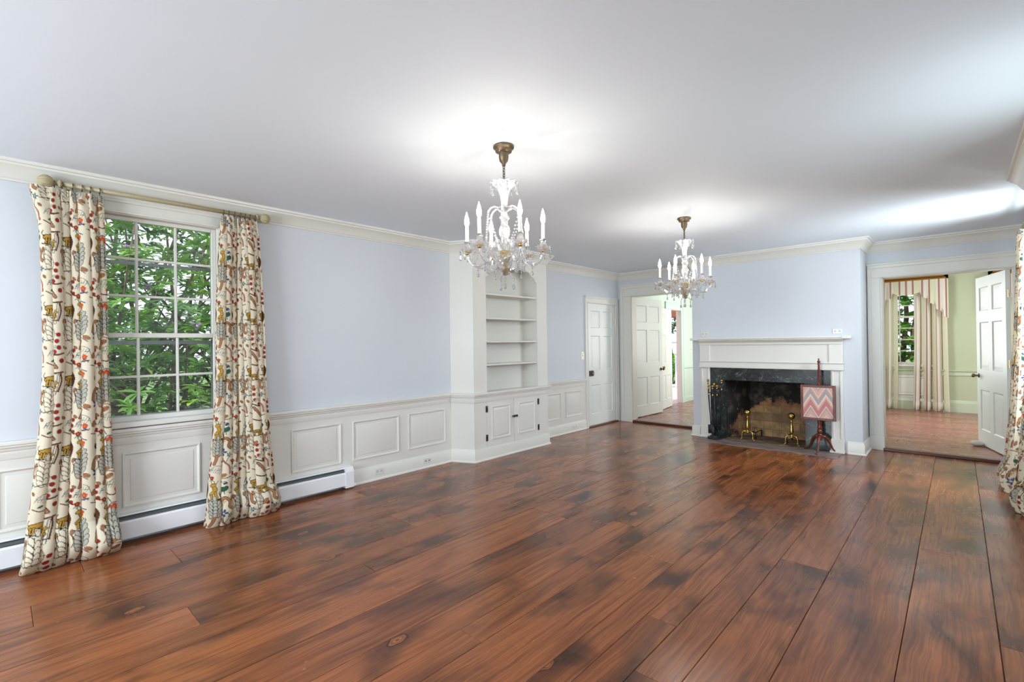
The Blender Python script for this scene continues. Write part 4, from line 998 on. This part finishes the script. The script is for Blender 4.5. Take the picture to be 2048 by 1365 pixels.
# ================================================================== CHANDELIERS
def chandelier():
    root = empty('chandelier', (0, 0, 0))
    Zo = ZC
    def part(mb, name, m, par=root, smooth=True, auto=.6):
        mb.v = [(a, b, c-Zo) for a, b, c in mb.v]
        return mb.build(name, m, par, smooth, auto)
    mb = MB(); mb.lathe([(.060, 2.614), (.065, 2.607), (.064, 2.600), (.052, 2.590), (.050, 2.578), (.030, 2.572), (.030, 2.545), (.026, 2.522), (.016, 2.510), (.010, 2.500), (.012, 2.494), (.006, 2.488)], n=28)
    part(mb, 'ceiling_canopy', m_nickel)
    mb = MB()
    for k in range(6):
        z = 2.484-k*.0165; pts = []
        for a in np.linspace(0, 2*PI, 13)[:-1]:
            p = .0072*math.cos(a); q = .0120*math.sin(a); pts.append((p, 0, z+q) if k % 2 else (0, p, z+q))
        mb.tube(pts, .0026, 6, True)
    part(mb, 'chain', m_nickel)
    mb = MB(); mb.lathe([(.018, 2.235), (.020, 2.27), (.026, 2.31), (.040, 2.345), (.066, 2.372), (.086, 2.384), (.084, 2.388), (.062, 2.378), (.036, 2.352), (.020, 2.31), (.014, 2.25)], n=48, flute=.05, nf=12, zwob=.05)
    mb.tube([(0, 0, 2.40), (0, 0, 2.23)], .004, 6)
    part(mb, 'glass_vase', m_frost)
    mb = MB(); mb.lathe([(.010, 2.245), (.040, 2.238), (.046, 2.226), (.030, 2.214), (.014, 2.205), (.022, 2.19), (.030, 2.175), (.022, 2.158), (.012, 2.15), (.020, 2.13), (.034, 2.10), (.028, 2.06), (.016, 2.04), (.024, 2.02), (.036, 2.0), (.030, 1.975), (.018, 1.96)], n=24, flute=.06, nf=8)
    part(mb, 'glass_stem', m_crys)
    mb = MB(); mb.lathe([(.020, 1.972), (.040, 1.966), (.042, 1.955), (.036, 1.948), (.038, 1.93), (.030, 1.912), (.014, 1.898), (.012, 1.872), (.018, 1.860), (.014, 1.842), (.004, 1.828)], n=24)
    part(mb, 'brass_hub', m_brass)
    mb = MB(); mb.lathe([(.066, 1.955), (.058, 1.925), (.036, 1.870), (.014, 1.822), (.006, 1.815)], n=30, flute=.04, nf=10, cap=False)
    part(mb, 'glass_bowl', m_crys)
    def pendant(x, y, z, par, name='pendant', s=1.):
        mb = MB(); mb.ball((x, y, z-.006*s), .0062*s, 6, 4); mb.ball((x, y, z-.019*s), .0062*s, 6, 4)
        mb.lathe([(.0015, z-.026*s), (.004*s, z-.032*s), (.0092*s, z-.047*s), (.0085*s, z-.055*s), (.003*s, z-.062*s)], (x, y, 0), 6)
        return part(mb, name, m_crys, par, False)
    for k in range(8):
        a = 2*PI*k/8+.2; pendant(.083*math.cos(a), .083*math.sin(a), 2.378, root)
    for k in range(3):
        a = 2*PI*k/3+.8; mb = MB()
        mb.tube([(0, 0, 1.822), (.03*math.cos(a), .03*math.sin(a), 1.832), (.052*math.cos(a), .052*math.sin(a), 1.806)], .0035, 6); part(mb, 'drop_hook', m_crys)
        pendant(.052*math.cos(a), .052*math.sin(a), 1.802, root, s=1.15)
    pendant(0, 0, 1.81, root, s=1.2)
    def beads(p0, p1, sag, n, name, par=root, r=.0068, tear=False):
        mb = MB(); p0 = Vector(p0); p1 = Vector(p1)
        for i in range(n+1):
            t = i/n; p = p0.lerp(p1, t); p.z -= sag*4*t*(1-t); mb.ball(p, r*(1.15 if i % 3 else 1.35), 6, 4)
        if tear: mb.lathe([(.002, p1.z-.008), (.009, p1.z-.026), (.008, p1.z-.034), (.003, p1.z-.040)], (p1.x, p1.y, 0), 6)
        part(mb, name, m_crys, par, False)
    base = math.radians(-24.5)
    R = .236
    for k in range(6):
        a = base+k*PI/3; ca, sa = math.cos(a), math.sin(a)
        # S arm
        q = [(.030, 1.950), (.038, 1.995), (.062, 2.022), (.090, 2.010), (.108, 1.965), (.125, 1.915), (.155, 1.882), (.190, 1.884), (.216, 1.905), (.232, 1.935), (R, 1.958)]
        pts = [];
        for i in range(len(q)-1):
            for t in (0, .5):
                p = [q[max(i-1, 0)], q[i], q[i+1], q[min(i+2, len(q)-1)]]
                f = lambda j: .5*(2*p[1][j]+(-p[0][j]+p[2][j])*t+(2*p[0][j]-5*p[1][j]+4*p[2][j]-p[3][j])*t*t+(-p[0][j]+3*p[1][j]-3*p[2][j]+p[3][j])*t**3)
                pts.append((f(0)*ca, f(0)*sa, f(1)))
        pts.append((R*ca, R*sa, 1.958)); mb = MB(); mb.tube(pts, .0078, 10); arm = part(mb, 'arm', m_crys, root, True, None)
        cx, cy = R*ca, R*sa
        mb = MB(); mb.lathe([(.009, 1.952), (.013, 1.956), (.013, 1.972), (.008, 1.978)], (cx, cy, 0), 14); part(mb, 'brass_collar', m_brass, arm)
        mb = MB(); mb.lathe([(.010, 1.966), (.026, 1.968), (.044, 1.980), (.048, 1.986), (.040, 1.982), (.022, 1.973), (.010, 1.972)], (cx, cy, 0), 32, .08, 8, zwob=.12); part(mb, 'bobeche', m_crys, arm)
        mb = MB(); mb.lathe([(.010, 1.974), (.016, 1.984), (.021, 1.998), (.016, 2.010), (.014, 2.018), (.019, 2.026), (.018, 2.030)], (cx, cy, 0), 16, .05, 8); part(mb, 'candle_cup', m_crys, arm)
        mb = MB(); mb.lathe([(.0155, 2.028), (.0155, 2.032), (.0115, 2.033), (.0115, 2.034)], (cx, cy, 0), 14); part(mb, 'drip_ring', m_nickel, arm)
        mb = MB(); mb.lathe([(.0108, 2.031), (.0108, 2.120), (.0085, 2.124), (.0085, 2.130)], (cx, cy, 0), 14); part(mb, 'candle', m_candle, arm)
        mb = MB(); mb.lathe([(.007, 2.130), (.0125, 2.142), (.0145, 2.156), (.0125, 2.174), (.008, 2.192), (.004, 2.206), (.0012, 2.218)], (cx, cy, 0), 14); part(mb, 'bulb', m_bulb, arm)
        for j in range(2): an = a+PI/2*(2*j-1)*.9; pendant(cx+.042*math.cos(an), cy+.042*math.sin(an), 1.978, arm)
        pendant(cx+.043*ca, cy+.043*sa, 1.978, arm)
        pendant(.168*ca, .168*sa, 1.874, arm)
        # crook with bead strand, between the arms
        b = a+PI/6; cb, sb = math.cos(b), math.sin(b)
        q = [(.020, 2.212), (.036, 2.232), (.062, 2.236), (.088, 2.224), (.104, 2.204), (.106, 2.192)]
        mb = MB(); mb.tube([(r_*cb, r_*sb, z_) for r_, z_ in q], .006, 8); cr_ = part(mb, 'crook', m_frost)
        beads((.106*cb, .106*sb, 2.186), (.120*cb, .120*sb, 2.015), 0, 11, 'bead_strand', cr_, .0066, True)
        beads((.106*cb, .106*sb, 2.186), (.040*cb, .040*sb, 2.02), .02, 9, 'bead_strand', cr_, .0052)
        # swags to the next arm
        a2 = a+PI/3; beads((cx*.97, cy*.97, 1.968), (R*.97*math.cos(a2), R*.97*math.sin(a2), 1.968), .085, 15, 'bead_swag', root, .0050)
        beads((.110*ca, .110*sa, 1.965), (.110*math.cos(a2), .110*math.sin(a2), 1.965), .06, 9, 'bead_swag', root, .0055)
        pendant(.085*cb, .085*sb, 1.905, root); pendant(.13*cb, .13*sb, 1.900, root)
    return root
ch1 = chandelier(); ch1.location = (-2.03, 2.135, ZC); tag(ch1, 'nearer and larger-looking crystal chandelier with six lit candle bulbs', 'chandelier', 'crystal chandeliers')
ch2 = copy_tree(ch1); ch2.location = (-1.957, 4.620, ZC); ch2.rotation_euler = (0, 0, math.radians(-3)); ch2['label'] = 'farther crystal chandelier, hanging before the fireplace wall'

# ================================================================== HEARTH THINGS
def andiron(x, y, side, label):
    root = empty('andiron', (x, y, .010)); tag(root, label, 'andiron', 'brass andirons in the fireplace')
    z = .010
    mb = MB(); mb.lathe([(.004, .335), (.012, .340), (.030, .352), (.040, .368), (.043, .385), (.040, .402), (.030, .417), (.014, .427), (.003, .430)], (x, y, z), 26); child(mb, 'ball_finial', m_brass, root, True)
    mb = MB(); mb.lathe([(.012, .115), (.016, .125), (.010, .135), (.012, .150), (.022, .158), (.025, .172), (.023, .200), (.016, .260), (.011, .305), (.015, .315), (.010, .325), (.008, .338)], (x, y, z), 20); child(mb, 'column', m_brass, root, True)
    for s in (-1, 1):
        mb = MB(); mb.tube([(x, y, z+.105), (x+s*.025, y-.004, z+.125), (x+s*.052, y-.008, z+.122), (x+s*.070, y-.012, z+.095), (x+s*.072, y-.014, z+.055), (x+s*.070, y-.016, z+.025), (x+s*.082, y-.022, z+.008), (x+s*.098, y-.026, z+.006)],
                           [.012, .010, .009, .008, .0065, .006, .008, .009], 10, flat=.8); child(mb, 'leg', m_brass, root, True)
    mb = MB(); mb.lathe([(.004, .085), (.016, .098), (.018, .110), (.012, .122)], (x, y, z), 16); child(mb, 'base_block', m_brass, root, True)
    mb = MB(); mb.tube([(x, y, z+.105), (x+side*.03, y+.06, z+.11), (x+side*.075, y+.09, z+.105), (x+side*.078, y+.14, z+.10), (x+side*.078, y+.36, z+.10), (x+side*.078, y+.37, z+.0)], .008, 8); child(mb, 'log_bar', m_black, root, True)
    mb = MB(); mb.lathe([(.006, .0), (.006, .10)], (x+side*.078, y+.10, z), 8); child(mb, 'bar_post', m_black, root, True)
    mb = MB(); mb.lathe([(.008, .10), (.009, .115), (.005, .125), (.009, .140), (.010, .148), (.004, .156)], (x+side*.078, y+.10, z), 12); child(mb, 'log_stop', m_brass, root, True)
andiron(-2.172, 7.165, 1, 'left brass ball-topped andiron in the fireplace')
andiron(-1.622, 7.150, -1, 'right brass ball-topped andiron, nearer the fire screen')

tx, ty = -2.560, 6.995
st_ = empty('fire_tool_stand', (tx, ty, .007)); tag(st_, 'black iron stand for fire tools at the left of the hearth', 'tool stand')
mb = MB(); mb.lathe([(.105, .012), (.108, .022), (.100, .034), (.070, .040), (.066, .052), (.02, .058)], (tx, ty, .0), 8); 
for k in range(4): a = k*PI/2+PI/4; mb.ball((tx+.085*math.cos(a), ty+.085*math.sin(a), .013), .012, 8, 4, .5)
child(mb, 'base', m_black, st_)
mb = MB(); mb.lathe([(.009, .05), (.009, .74)], (tx, ty, 0), 10); mb.tube([(tx+.075*math.cos(a), ty+.05*math.sin(a), .66) for a in np.linspace(0, 2*PI, 21)[:-1]], .004, 6, True); mb.tube([(tx-.075, ty, .66), (tx+.075, ty, .66)], .004, 6); mb.tube([(tx, ty-.05, .66), (tx, ty+.05, .66)], .004, 6)
child(mb, 'post', m_black, st_, True)
mb = MB(); mb.lathe([(.008, .74), (.016, .752), (.010, .765), (.018, .782), (.014, .796), (.004, .802)], (tx, ty, 0), 14); child(mb, 'finial', m_brass, st_, True)
tools = [('fireplace_poker', -.092, .015, .845, 'black poker with brass knob at the outer left of the tool stand'),
         ('fireplace_shovel', -.056, -.050, .775, 'black hearth shovel with brass handle, front left of the tool stand'),
         ('fireplace_brush', .000, -.062, .765, 'black hearth brush with brass handle in the front middle of the tool stand'),
         ('fireplace_tongs', .056, -.050, .770, 'black fire tongs with brass handle, front right of the tool stand'),
         ('fireplace_poker', .096, .020, .845, 'black poker with brass knob at the outer right of the tool stand')]
for nm, dx, dy, zt, lab in tools:
    x, y = tx+dx, ty+dy
    r = empty(nm, (x, y, .12)); tag(r, lab, 'fire tool', 'fire tools on the stand')
    xb = tx+dx*.62
    mb = MB(); mb.tube([(xb, ty+dy*1.05, .13), (x, y, .64), (x, y, zt-.05)], .0055, 8)
    if nm == 'fireplace_shovel': mb.box(xb-.035, xb+.035, ty+dy*1.05-.012, ty+dy*1.05-.006, .085, .21, .002)
    elif nm == 'fireplace_brush': mb.lathe([(.022, .085), (.026, .11), (.018, .17), (.008, .20)], (xb, ty+dy*1.05, 0), 12)
    elif nm == 'fireplace_tongs':
        for s in (-1, 1): mb.tube([(xb, ty+dy, .45), (xb+s*.02, ty+dy*1.05, .30), (xb+s*.008, ty+dy*1.05, .10)], .005, 6)
    else: mb.tube([(xb, ty+dy*1.05, .13), (xb+.02, ty+dy*1.05, .12)], .005, 6)
    child(mb, 'shaft', m_black, r, True)
    mb = MB(); mb.lathe([(.006, zt-.052), (.012, zt-.045), (.007, zt-.036), (.009, zt-.026), (.017, zt-.014), (.018, zt-.004), (.012, zt+.004), (.003, zt+.008)], (x, y, 0), 14)
    child(mb, 'handle', m_brass, r, True)
    mb = MB(); mb.lathe([(.006, zt-.152), (.012, zt-.146), (.008, zt-.136), (.011, zt-.128), (.006, zt-.122)], (x, y, 0), 12); child(mb, 'collar', m_brass, r, True)

# pole fire screen
px_, py_ = -1.268, 6.955
fs = empty('fire_screen', (px_, py_, .007)); tag(fs, 'mahogany pole fire screen with pink and grey zigzag panel on tripod feet', 'fire screen')
mb = MB(); mb.lathe([(.010, .235), (.024, .245), (.030, .262), (.026, .28), (.018, .288), (.026, .298), (.028, .315), (.018, .335), (.024, .36), (.026, .39), (.020, .44), (.014, .48), (.0135, .70), (.016, .86), (.011, 1.08), (.014, 1.10), (.009, 1.108), (.017, 1.118), (.017, 1.132), (.007, 1.142), (.009, 1.155), (.003, 1.170)], (px_, py_, 0), 20)
mb.lathe([(.020, .155), (.026, .165), (.026, .23), (.014, .24)], (px_, py_, 0), 18)
child(mb, 'pole', m_mahog, fs, True)
for ang_ in (math.radians(155), math.radians(28), math.radians(-90)):
    c, s = math.cos(ang_), math.sin(ang_); q = [(.015, .205), (.05, .198), (.085, .170), (.11, .115), (.135, .055), (.160, .024), (.185, .018), (.205, .014)]
    mb = MB(); mb.tube([(px_+r*c, py_+r*s, z) for r, z in q], [.022, .021, .018, .013, .010, .010, .012, .009], 10); child(mb, 'leg', m_mahog, fs, True)
m_zig = mat('zigzag_needlework', (1, 1, 1, 1), .8)
_o = objco(m_zig); _s = N(m_zig, 'ShaderNodeSeparateXYZ'); L(m_zig, _o, _s.inputs[0])
_tri = maths(m_zig, 'PINGPONG', maths(m_zig, 'ADD', _s.outputs[0], .085+.0), .082)
_q = maths(m_zig, 'SNAP', _tri, .006)
_h = maths(m_zig, 'SUBTRACT', _s.outputs[2], maths(m_zig, 'MULTIPLY', _q, -1.75))
_m = maths(m_zig, 'FRACT', maths(m_zig, 'DIVIDE', maths(m_zig, 'ADD', _h, .02), .36))
_w = lin(226, 200, 184); _gy = lin(168, 158, 158); _pk = lin(194, 128, 128); _pe = lin(208, 168, 152)
L(m_zig, ramp(m_zig, [(0, _w), (.05, _gy), (.24, _pe), (.30, _w), (.34, _pe), (.52, _gy), (.60, _w), (.65, _pk), (.86, _pe), (.95, _w)], _m, 'CONSTANT').outputs[0], bsdf(m_zig).inputs['Base Color'])
sx0, sx1, sz0, sz1, sy = -1.462, -1.088, .405, .838, 6.915
mb = MB(); fr = .028
mb.box(sx0, sx0+fr, sy-.012, sy+.012, sz0, sz1, .003); mb.box(sx1-fr, sx1, sy-.012, sy+.012, sz0, sz1, .003); mb.box(sx0+fr, sx1-fr, sy-.012, sy+.012, sz0, sz0+fr, .003); mb.box(sx0+fr, sx1-fr, sy-.012, sy+.012, sz1-fr, sz1, .003)
mb.box(sx0+fr, sx1-fr, sy+.004, sy+.008, sz0+fr, sz1-fr); mb.box(px_-.02, px_+.02, sy+.010, py_+.012, .60, .64)
fpn = child(mb, 'screen_frame', m_mahog, fs)
mb = MB(); mb.box(sx0+fr-.002, sx1-fr+.002, sy-.006, sy+.002, sz0+fr-.002, sz1-fr+.002); c = child(mb, 'needlework_panel', m_zig, fs)

# door-stop stone
mb = MB(); mb.ball((0, 0, 0), .055, 20, 12, .62); mb.v = [(a*1.25, b*.9+.004*math.sin(a*60), c) for a, b, c in mb.v]
o = mb.build('stone', paint('pale_stone', (196, 190, 180), .7), None, True); o.location = (.165, 8.44, .064); tag(o, 'pale rounded stone holding the open door of the green room', 'stone')

# ================================================================== OUTSIDE
m_leaf = mat('rhododendron_leaf', lin(70, 112, 52), .38)
_at = N(m_leaf, 'ShaderNodeAttribute', attribute_name='leaf_tone'); _s = N(m_leaf, 'ShaderNodeSeparateColor'); L(m_leaf, _at.outputs['Color'], _s.inputs[0])
L(m_leaf, ramp(m_leaf, [(0, lin(44, 78, 42)), (.45, lin(78, 122, 62)), (.8, lin(120, 170, 70)), (1, lin(162, 205, 88))], _s.outputs[0]).outputs[0], bsdf(m_leaf).inputs['Base Color'])
def addtrans(m, f=.3):
    out = m.node_tree.nodes['Material Output']; tr = N(m, 'ShaderNodeBsdfTranslucent'); src = bsdf(m).inputs['Base Color'].links[0].from_socket; L(m, src, tr.inputs[0])
    mx = N(m, 'ShaderNodeMixShader'); mx.inputs[0].default_value = f; L(m, bsdf(m).outputs[0], mx.inputs[1]); L(m, tr.outputs[0], mx.inputs[2]); L(m, mx.outputs[0], out.inputs[0])
addtrans(m_leaf, .35)
m_bark = mat('bark', lin(92, 74, 60), .9); _n = noise(m_bark, objco(m_bark), 12, 4)
L(m_bark, ramp(m_bark, [(.3, lin(58, 46, 38)), (.7, lin(120, 102, 86))], _n.outputs[0]).outputs[0], bsdf(m_bark).inputs['Base Color'])
m_bloom = mat('lilac_blossom', lin(206, 160, 212), .6)
def leaves_mesh(name, centres, nleaf, length, width, rr, parent, m=m_leaf, droop=.35, tone=(.1, 1.), upf=1.0):
    V = []; F = []; Cc = []
    for c in centres:
        ax = Vector((rr.uniform(-.5, .5), rr.uniform(-.5, .5), upf)).normalized(); e1 = ax.orthogonal().normalized(); e2 = ax.cross(e1)
        ph = rr.uniform(0, 6.28); tn = min(1, max(0, rr.gauss((tone[0]+tone[1])/2, (tone[1]-tone[0])/3.2)))
        for k in range(nleaf):
            a = ph+2*PI*k/nleaf+rr.uniform(-.25, .25); el = rr.uniform(.05, .65)
            dr = (e1*math.cos(a)+e2*math.sin(a))*math.cos(el)+ax*math.sin(el); sd_ = dr.cross(ax).normalized(); up = sd_.cross(dr).normalized()
            Ln = length*rr.uniform(.7, 1.15); Wd = width*rr.uniform(.8, 1.15); b = len(V); cc = Vector(c)
            pts = []
            for (t, w) in ((.04, .12), (.3, .8), (.6, 1.), (.85, .6)):
                mid = cc+dr*Ln*t-up*droop*Ln*t*t
                pts += [mid+sd_*Wd*w*.5+up*Wd*.12*w, mid, mid-sd_*Wd*w*.5+up*Wd*.12*w]
            pts.append(cc+dr*Ln-up*droop*Ln)
            V += [tuple(p) for p in pts]
            for j in range(3):
                F += [(b+j*3, b+j*3+1, b+j*3+4, b+j*3+3), (b+j*3+1, b+j*3+2, b+j*3+5, b+j*3+4)]
            F += [(b+9, b+10, b+12), (b+10, b+11, b+12)]
            Cc += [min(1, max(0, tn+rr.uniform(-.08, .08)))]*13
    me = bpy.data.meshes.new(name); me.from_pydata(V, [], F); me.materials.append(m)
    at = me.color_attributes.new('leaf_tone', 'FLOAT_COLOR', 'POINT'); c4 = np.ones((len(V), 4), np.float32); c4[:, :3] = np.array(Cc, np.float32)[:, None]; at.data.foreach_set('color', c4.ravel())
    o = bpy.data.objects.new(name, me); COL.objects.link(o); o.parent = parent; o['kind'] = 'stuff'
    return o
def shrub(name, x, y, z0, rx, ry, h, n, label, cat, seed, ll=.13, lw=.042, nleaf=9, blooms=0, group=None, tone=(.1, .9), stems=6, trunk=.025, zlo=.25):
    rr = random.Random(seed); root = empty(name, (x, y, z0)); tag(root, label, cat, group)
    cs = []
    for i in range(n):
        while True:
            a, b, c = rr.uniform(-1, 1), rr.uniform(-1, 1), rr.uniform(0, 1)
            q = a*a+b*b+(2*c-1)**2*.8
            if .12 < q < 1: break
        cs.append((a*rx, b*ry, c*h+zlo))
    leaves_mesh('foliage', cs, nleaf, ll, lw, rr, root, tone=tone)
    for s in range(stems):
        e = cs[rr.randrange(n)]; e2 = cs[rr.randrange(n)]; b0 = (rr.uniform(-.1, .1)*rx, rr.uniform(-.1, .1)*ry, -z0 if False else 0)
        mid = (e[0]*.45+rr.uniform(-.1, .1), e[1]*.45+rr.uniform(-.1, .1), e[2]*.5); mb = MB()
        mb.tube([b0, mid, e], [trunk, trunk*.7, trunk*.3], 6); mb.tube([mid, ((mid[0]+e2[0])/2, (mid[1]+e2[1])/2, (mid[2]+e2[2])/2+.05), e2], [trunk*.6, trunk*.4, trunk*.2], 5); mb.build('branch', m_bark, root, True)
    for s in range(blooms):
        c = cs[rr.randrange(n)]; mb = MB()
        for k in range(9): mb.ball((c[0]+rr.uniform(-.04, .04), c[1]+rr.uniform(-.04, .04), c[2]+rr.uniform(0, .06)), .018, 6, 4)
        mb.build('blossom', m_bloom, root, True)
    return root
shrub('rhododendron', -5.65, 1.25, -.25, .60, 1.6, 1.9, 360, 'nearest rhododendron bush outside the window, pale rosettes of leaves at the sill', 'shrub', 2, blooms=5, stems=10, tone=(.15, .95), group='rhododendrons outside the window')
shrub('rhododendron', -6.75, .75, -.25, .55, 1.5, 2.5, 520, 'tall rhododendron with bright leaves and lilac blossom in the upper panes', 'shrub', 4, blooms=16, stems=12, tone=(.45, 1.), zlo=1.1, group='rhododendrons outside the window')
shrub('rhododendron', -8.5, 2.0, -.25, .85, 2.2, 3.9, 760, 'dark rhododendron filling the right-hand panes of the window', 'shrub', 6, blooms=8, stems=14, tone=(0., .7), trunk=.04, group='rhododendrons outside the window')
shrub('rhododendron', -10.9, 1.2, -.25, 1.1, 3.6, 5.4, 900, 'farthest rhododendron bush behind the others outside the window', 'shrub', 9, ll=.17, lw=.055, blooms=14, stems=10, tone=(0., .8), trunk=.05, group='rhododendrons outside the window')
m_treeleaf = m_leaf
shrub('tree', -1.1, 17.5, -.25, 2.4, 1.6, 5.5, 1300, 'leafy green tree beyond the window of the green room', 'tree', 12, ll=.16, lw=.10, nleaf=7, tone=(.3, 1.), stems=9, trunk=.09)
shrub('tree', 4.2, 19.5, -.25, 2.2, 1.4, 6., 500, 'leafy tree farther right beyond the green room', 'tree', 13, ll=.2, lw=.12, nleaf=6, tone=(.3, 1.), stems=5, trunk=.09)
shrub('tree', -11.8, 24.5, -.25, 2.6, 2.2, 6., 900, 'dark tree behind the lantern seen through the outer hall door', 'tree', 14, ll=.22, lw=.09, nleaf=8, tone=(0., .35), stems=6, trunk=.1)
shrub('boxwood_hedge', -8.3, 18.2, -.25, .8, .9, 1.15, 900, 'bright clipped hedge seen through the outer hall door', 'hedge', 15, ll=.06, lw=.035, nleaf=8, tone=(.6, 1.), stems=4, trunk=.02)
mb = MB(); mb.box(-60, 60, -40, 70, -.35, -.25)
m_grass = mat('lawn', lin(84, 112, 58), .9); _n = noise(m_grass, objco(m_grass), 3, 5); L(m_grass, ramp(m_grass, [(.3, lin(62, 88, 44)), (.7, lin(112, 140, 74))], _n.outputs[0]).outputs[0], bsdf(m_grass).inputs['Base Color'])
o = mb.build('ground', m_grass); tag(o, 'green lawn outside the house', 'ground', kind='structure')
mb = MB(); mb.box(-6.9, HX-T, 8.6, 15.5, -.25, -.01, .01); m_brk = mat('pink_porch_paving', lin(196, 158, 152), .6)
_b = N(m_brk, 'ShaderNodeTexBrick'); _b.inputs['Scale'].default_value = 5; _b.inputs['Color1'].default_value = lin(200, 162, 156); _b.inputs['Color2'].default_value = lin(182, 146, 148); _b.inputs['Mortar'].default_value = lin(210, 196, 192); L(m_brk, objco(m_brk), _b.inputs['Vector']); L(m_brk, _b.outputs[0], bsdf(m_brk).inputs['Base Color'])
o = mb.build('porch', m_brk); tag(o, 'pinkish paved porch outside the hall door', 'porch', kind='structure')
# lantern on a post by the porch
lx, ly = -6.20, 13.9
ln = empty('lantern_post', (lx, ly, -.25)); tag(ln, 'white lantern seen through the outer hall door', 'lantern')
m_lw = mat('lantern_white', lin(226, 232, 240), .4)
mb = MB(); mb.tube([(lx, ly, -.25), (lx, ly, 1.0)], .03, 10); child(mb, 'post', m_lw, ln, True)
mb = MB(); mb.lathe([(.05, 1.0), (.09, 1.05), (.15, 1.38), (.16, 1.39)], (lx, ly, 0), 6); child(mb, 'lantern_glass', m_lw, ln)
mb = MB(); mb.lathe([(.19, 1.39), (.19, 1.41), (.05, 1.60), (.02, 1.64), (.01, 1.70)], (lx, ly, 0), 6); child(mb, 'lantern_roof', m_lw, ln)
# porch roof edge
mb = MB(); mb.box(-6.6, HX-T, 12.6, 12.85, 2.06, 2.24, .01); mb.tube([(-5.9, 12.7, 2.24), (-5.6, 12.7, 2.55), (-5.2, 12.7, 2.62)], .03, 6)
o = mb.build('porch_beam', mat('red_brown_beam', lin(120, 70, 58), .6)); tag(o, 'red-brown porch beam at the top of the outer doorway', 'beam', kind='structure')
